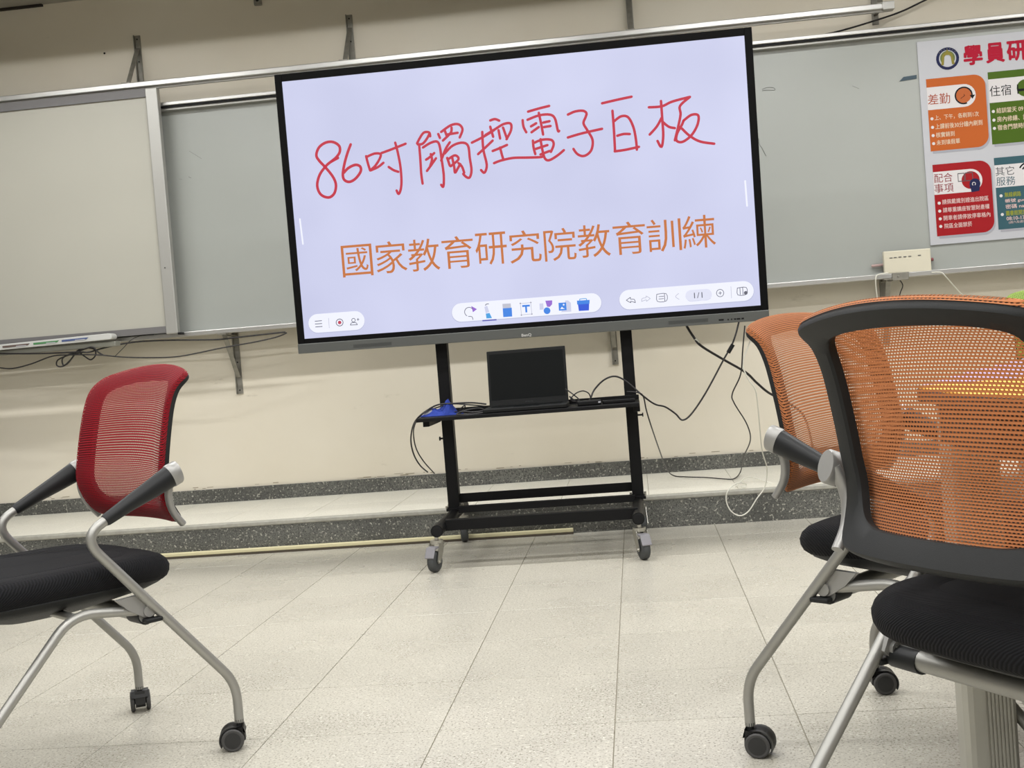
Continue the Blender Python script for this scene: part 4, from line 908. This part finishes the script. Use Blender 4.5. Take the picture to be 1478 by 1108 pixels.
def make_chair(name, label, fab, x, y, th, casters, group='mesh-backed training chairs on casters'):
    t = thing(name, label, 'chair', (x, y, 0), th, group)
    for s_ in (1, -1):
        Y = .245*s_
        share('tube%d' % s_, lambda: B().tube(fillet([(0, Y, .060), (0, Y, .150), (.326, Y, .534), (.150, Y, .618)], [.045, .055]), .0105, 16), 'arm_tube', M['chair_silver'], t, smooth=True)
        share('arm%d' % s_, lambda: B().tube([(.272, Y, .560), (.268, Y, .562), (.215, Y, .588), (.160, Y, .613), (.118, Y, .633), (.112, Y, .635)], [.0118, .0128, .0140, .0158, .0170, .0165], 20, flat=[1, 1.05, 1.2, 1.36, 1.48, 1.48]), 'armrest', M['arm_black'], t, smooth=True)
        share('cap%d' % s_, lambda: B().tube([(.118, Y, .633), (.116, Y, .634), (.098, Y, .641), (.095, Y, .642)], [.0168, .0180, .0178, .0165], 20, flat=1.47).tube(
            smooth_path([(.103, Y*.965, .640), (.112, Y*.94, .612), (.113, Y*.915, .585), (.102, Y*.885, .553), (.078, Y*.862, .522)], 5), [.012]*5+[.0105]*16, 14, flat=.75), 'back_bracket', M['chair_cast'], t, smooth=True)
        share('fleg%d' % s_, lambda: B().tube(fillet([(.185, Y*.93, .352), (.352, Y*.92, .376), (.590, Y*.97, .126), (.590, Y*.97, .062)], [.05, .035]), .0105, 16), 'front_leg', M['chair_silver'], t, smooth=True)
        def hinge():
            b = B(); yy = Y*.955
            b.prism([(.175, .366), (.168, .352), (.178, .341), (.20, .340), (.235, .362), (.26, .388), (.19, .392)], yy-.006, yy+.006, lambda x, z, d: (x, d, z))
            return b.cyl((.19, Y*.90, .353), (.19, Y*1.0, .353), .013, 16)
        share('hinge%d' % s_, hinge, 'hinge_bracket', M['chair_cast'], t, smooth=True)
        share('sleeve%d' % s_, lambda: B().tube([(.194, Y*.955, .341), (.194, Y*.72, .341)], .0185, 18), 'rubber_sleeve', M['arm_black'], t, smooth=True)
        share('stop%d' % s_, lambda: B().box(.165, .205, Y-.010, Y+.010, .328, .338), 'rubber_stop', M['arm_black'], t, bevel=.003)
    share('cross', lambda: B().tube([(.194, -.235, .343), (.194, .235, .343)], .0165, 18), 'cross_bar', M['chair_silver'], t, smooth=True)
    share('cross2', lambda: B().tube([(.345, -.222, .368), (.345, .222, .368)], .009, 12), 'cross_bar', M['chair_silver'], t, smooth=True)
    share('frame', back_frame_mesh, 'back_frame', M['chair_black'], t, smooth=True)
    share('fabric', back_fabric_mesh, 'back_mesh', fab, t, smooth=True)
    share('seat', seat_mesh, 'seat', M['seat'], t, smooth=True)
    share('shell', shell_mesh, 'seat_shell', M['chair_black'], t, smooth=True)
    for (cx, cy), a in zip(((0, .245), (0, -.245), (.59, .238), (.59, -.238)), casters): caster(t, cx, cy, a)
    return t
D = math.radians
th_red = math.atan2(-.7719, -.6358); th_o1 = math.atan2(-.6433, .7656)
make_chair('training_chair', 'red mesh-backed chair on casters with black seat, left of the cart', M['mesh_red'], -1.1365, 2.7586, -2.2793, (D(146), D(65), D(20), D(60)))
make_chair('training_chair', 'orange mesh-backed chair nearer the cart, seen from its front', M['mesh_orange'], .333, 2.6019, -.7092, (D(-140), D(-156), D(20), D(200)))
make_chair('training_chair', 'nearest orange mesh-backed chair at the right, black back frame facing us', M['mesh_orange'], .3138, 1.5602, .5407, (D(40), D(120), D(20), D(60)))
gc = make_chair('training_chair', 'green mesh-backed chair at the right edge behind the nearest orange chair', M['mesh_green'], 1.105, 3.06, -1.45, (D(10), D(60), D(20), D(60)))
gc.scale = (1.03, 1.03, 1.03)
# ------------------------------------------------------------------ tables
def table(name, label, poly, ztop, m, legs, fr):
    cx = sum(p[0] for p in poly)/len(poly); cy = sum(p[1] for p in poly)/len(poly)
    t = thing(name, label, 'table', (cx, cy, 0))
    P = [(x-cx, y-cy) for x, y in poly]
    T3 = lambda x, y, d: (x, y, d)
    obj('tabletop', B().prism(P, ztop-.022, ztop, T3), M['table_frame'], t, bevel=.004)
    obj('laminate', B().prism([(x*.992, y*.992) for x, y in P], ztop-.001, ztop+.0012, T3), m, t)
    b = B(); n = len(P)
    for i in range(n):
        a = Vector(P[i])*.86; c = Vector(P[(i+1) % n])*.86; d = (c-a).normalized(); nn = Vector((-d.y, d.x))*.015
        b.prism([a+nn, c+nn, c-nn, a-nn], ztop-.085, ztop-.025, T3)
    obj('under_frame', b, M['table_frame'], t)
    for lx, ly, rz in legs:
        R = Matrix.Translation((lx-cx, ly-cy, 0)) @ Matrix.Rotation(rz, 4, 'Z'); poly2 = []
        # fluted oval extrusion, wider face first
        half = [(-.045, 0), (-.044, -.016), (-.038, -.027), (-.030, -.030), (-.016, -.031), (-.010, -.031)]
        for k in range(7):
            x = -.009+k*.0062; half += [(x, -.0285), (x+.0026, -.0285), (x+.0026, -.031), (x+.0060, -.031)]
        half += [(.040, -.026), (.045, -.014)]
        poly2 = half + [(-x, -y) for x, y in half]
        b = B().prism(poly2, .03, ztop-.03, lambda x, y, d: tuple(R @ Vector((x, y, d))))
        lg = obj('leg', b, M['table_leg'], t)
        fb = B().prism([(-.12, -.04), (.12, -.04), (.13, 0), (.12, .04), (-.12, .04), (-.13, 0)], .012, .034, lambda x, y, d: tuple(R @ Vector((y, x, d))))
        obj('foot', fb, M['table_leg'], lg, bevel=.005)
        for s_ in (-.1, .1): obj('glide', B().cyl(R @ Vector((0, s_, 0)), R @ Vector((0, s_, .014)), .018, 12), M['black_plastic'], lg)
    return t
table('classroom_table', 'yellow laminate table behind the nearest orange chair', [(.452, 1.995), (.438, 1.95), (.440, 1.78), (.452, 1.66), (.482, 1.56), (.56, 1.40), (1.50, 1.45), (1.50, 2.07)], .74, M['table_yellow'], [(.543, 2.07, D(4)), (1.36, 1.80, 0)], 0)
table('classroom_table', 'lilac laminate table joined behind the yellow table', [(.455, 2.003), (1.50, 2.078), (1.62, 2.80), (.86, 2.77), (.62, 2.34)], .74, M['table_purple'], [(.80, 2.50, 0), (1.40, 2.45, 0)], 0)
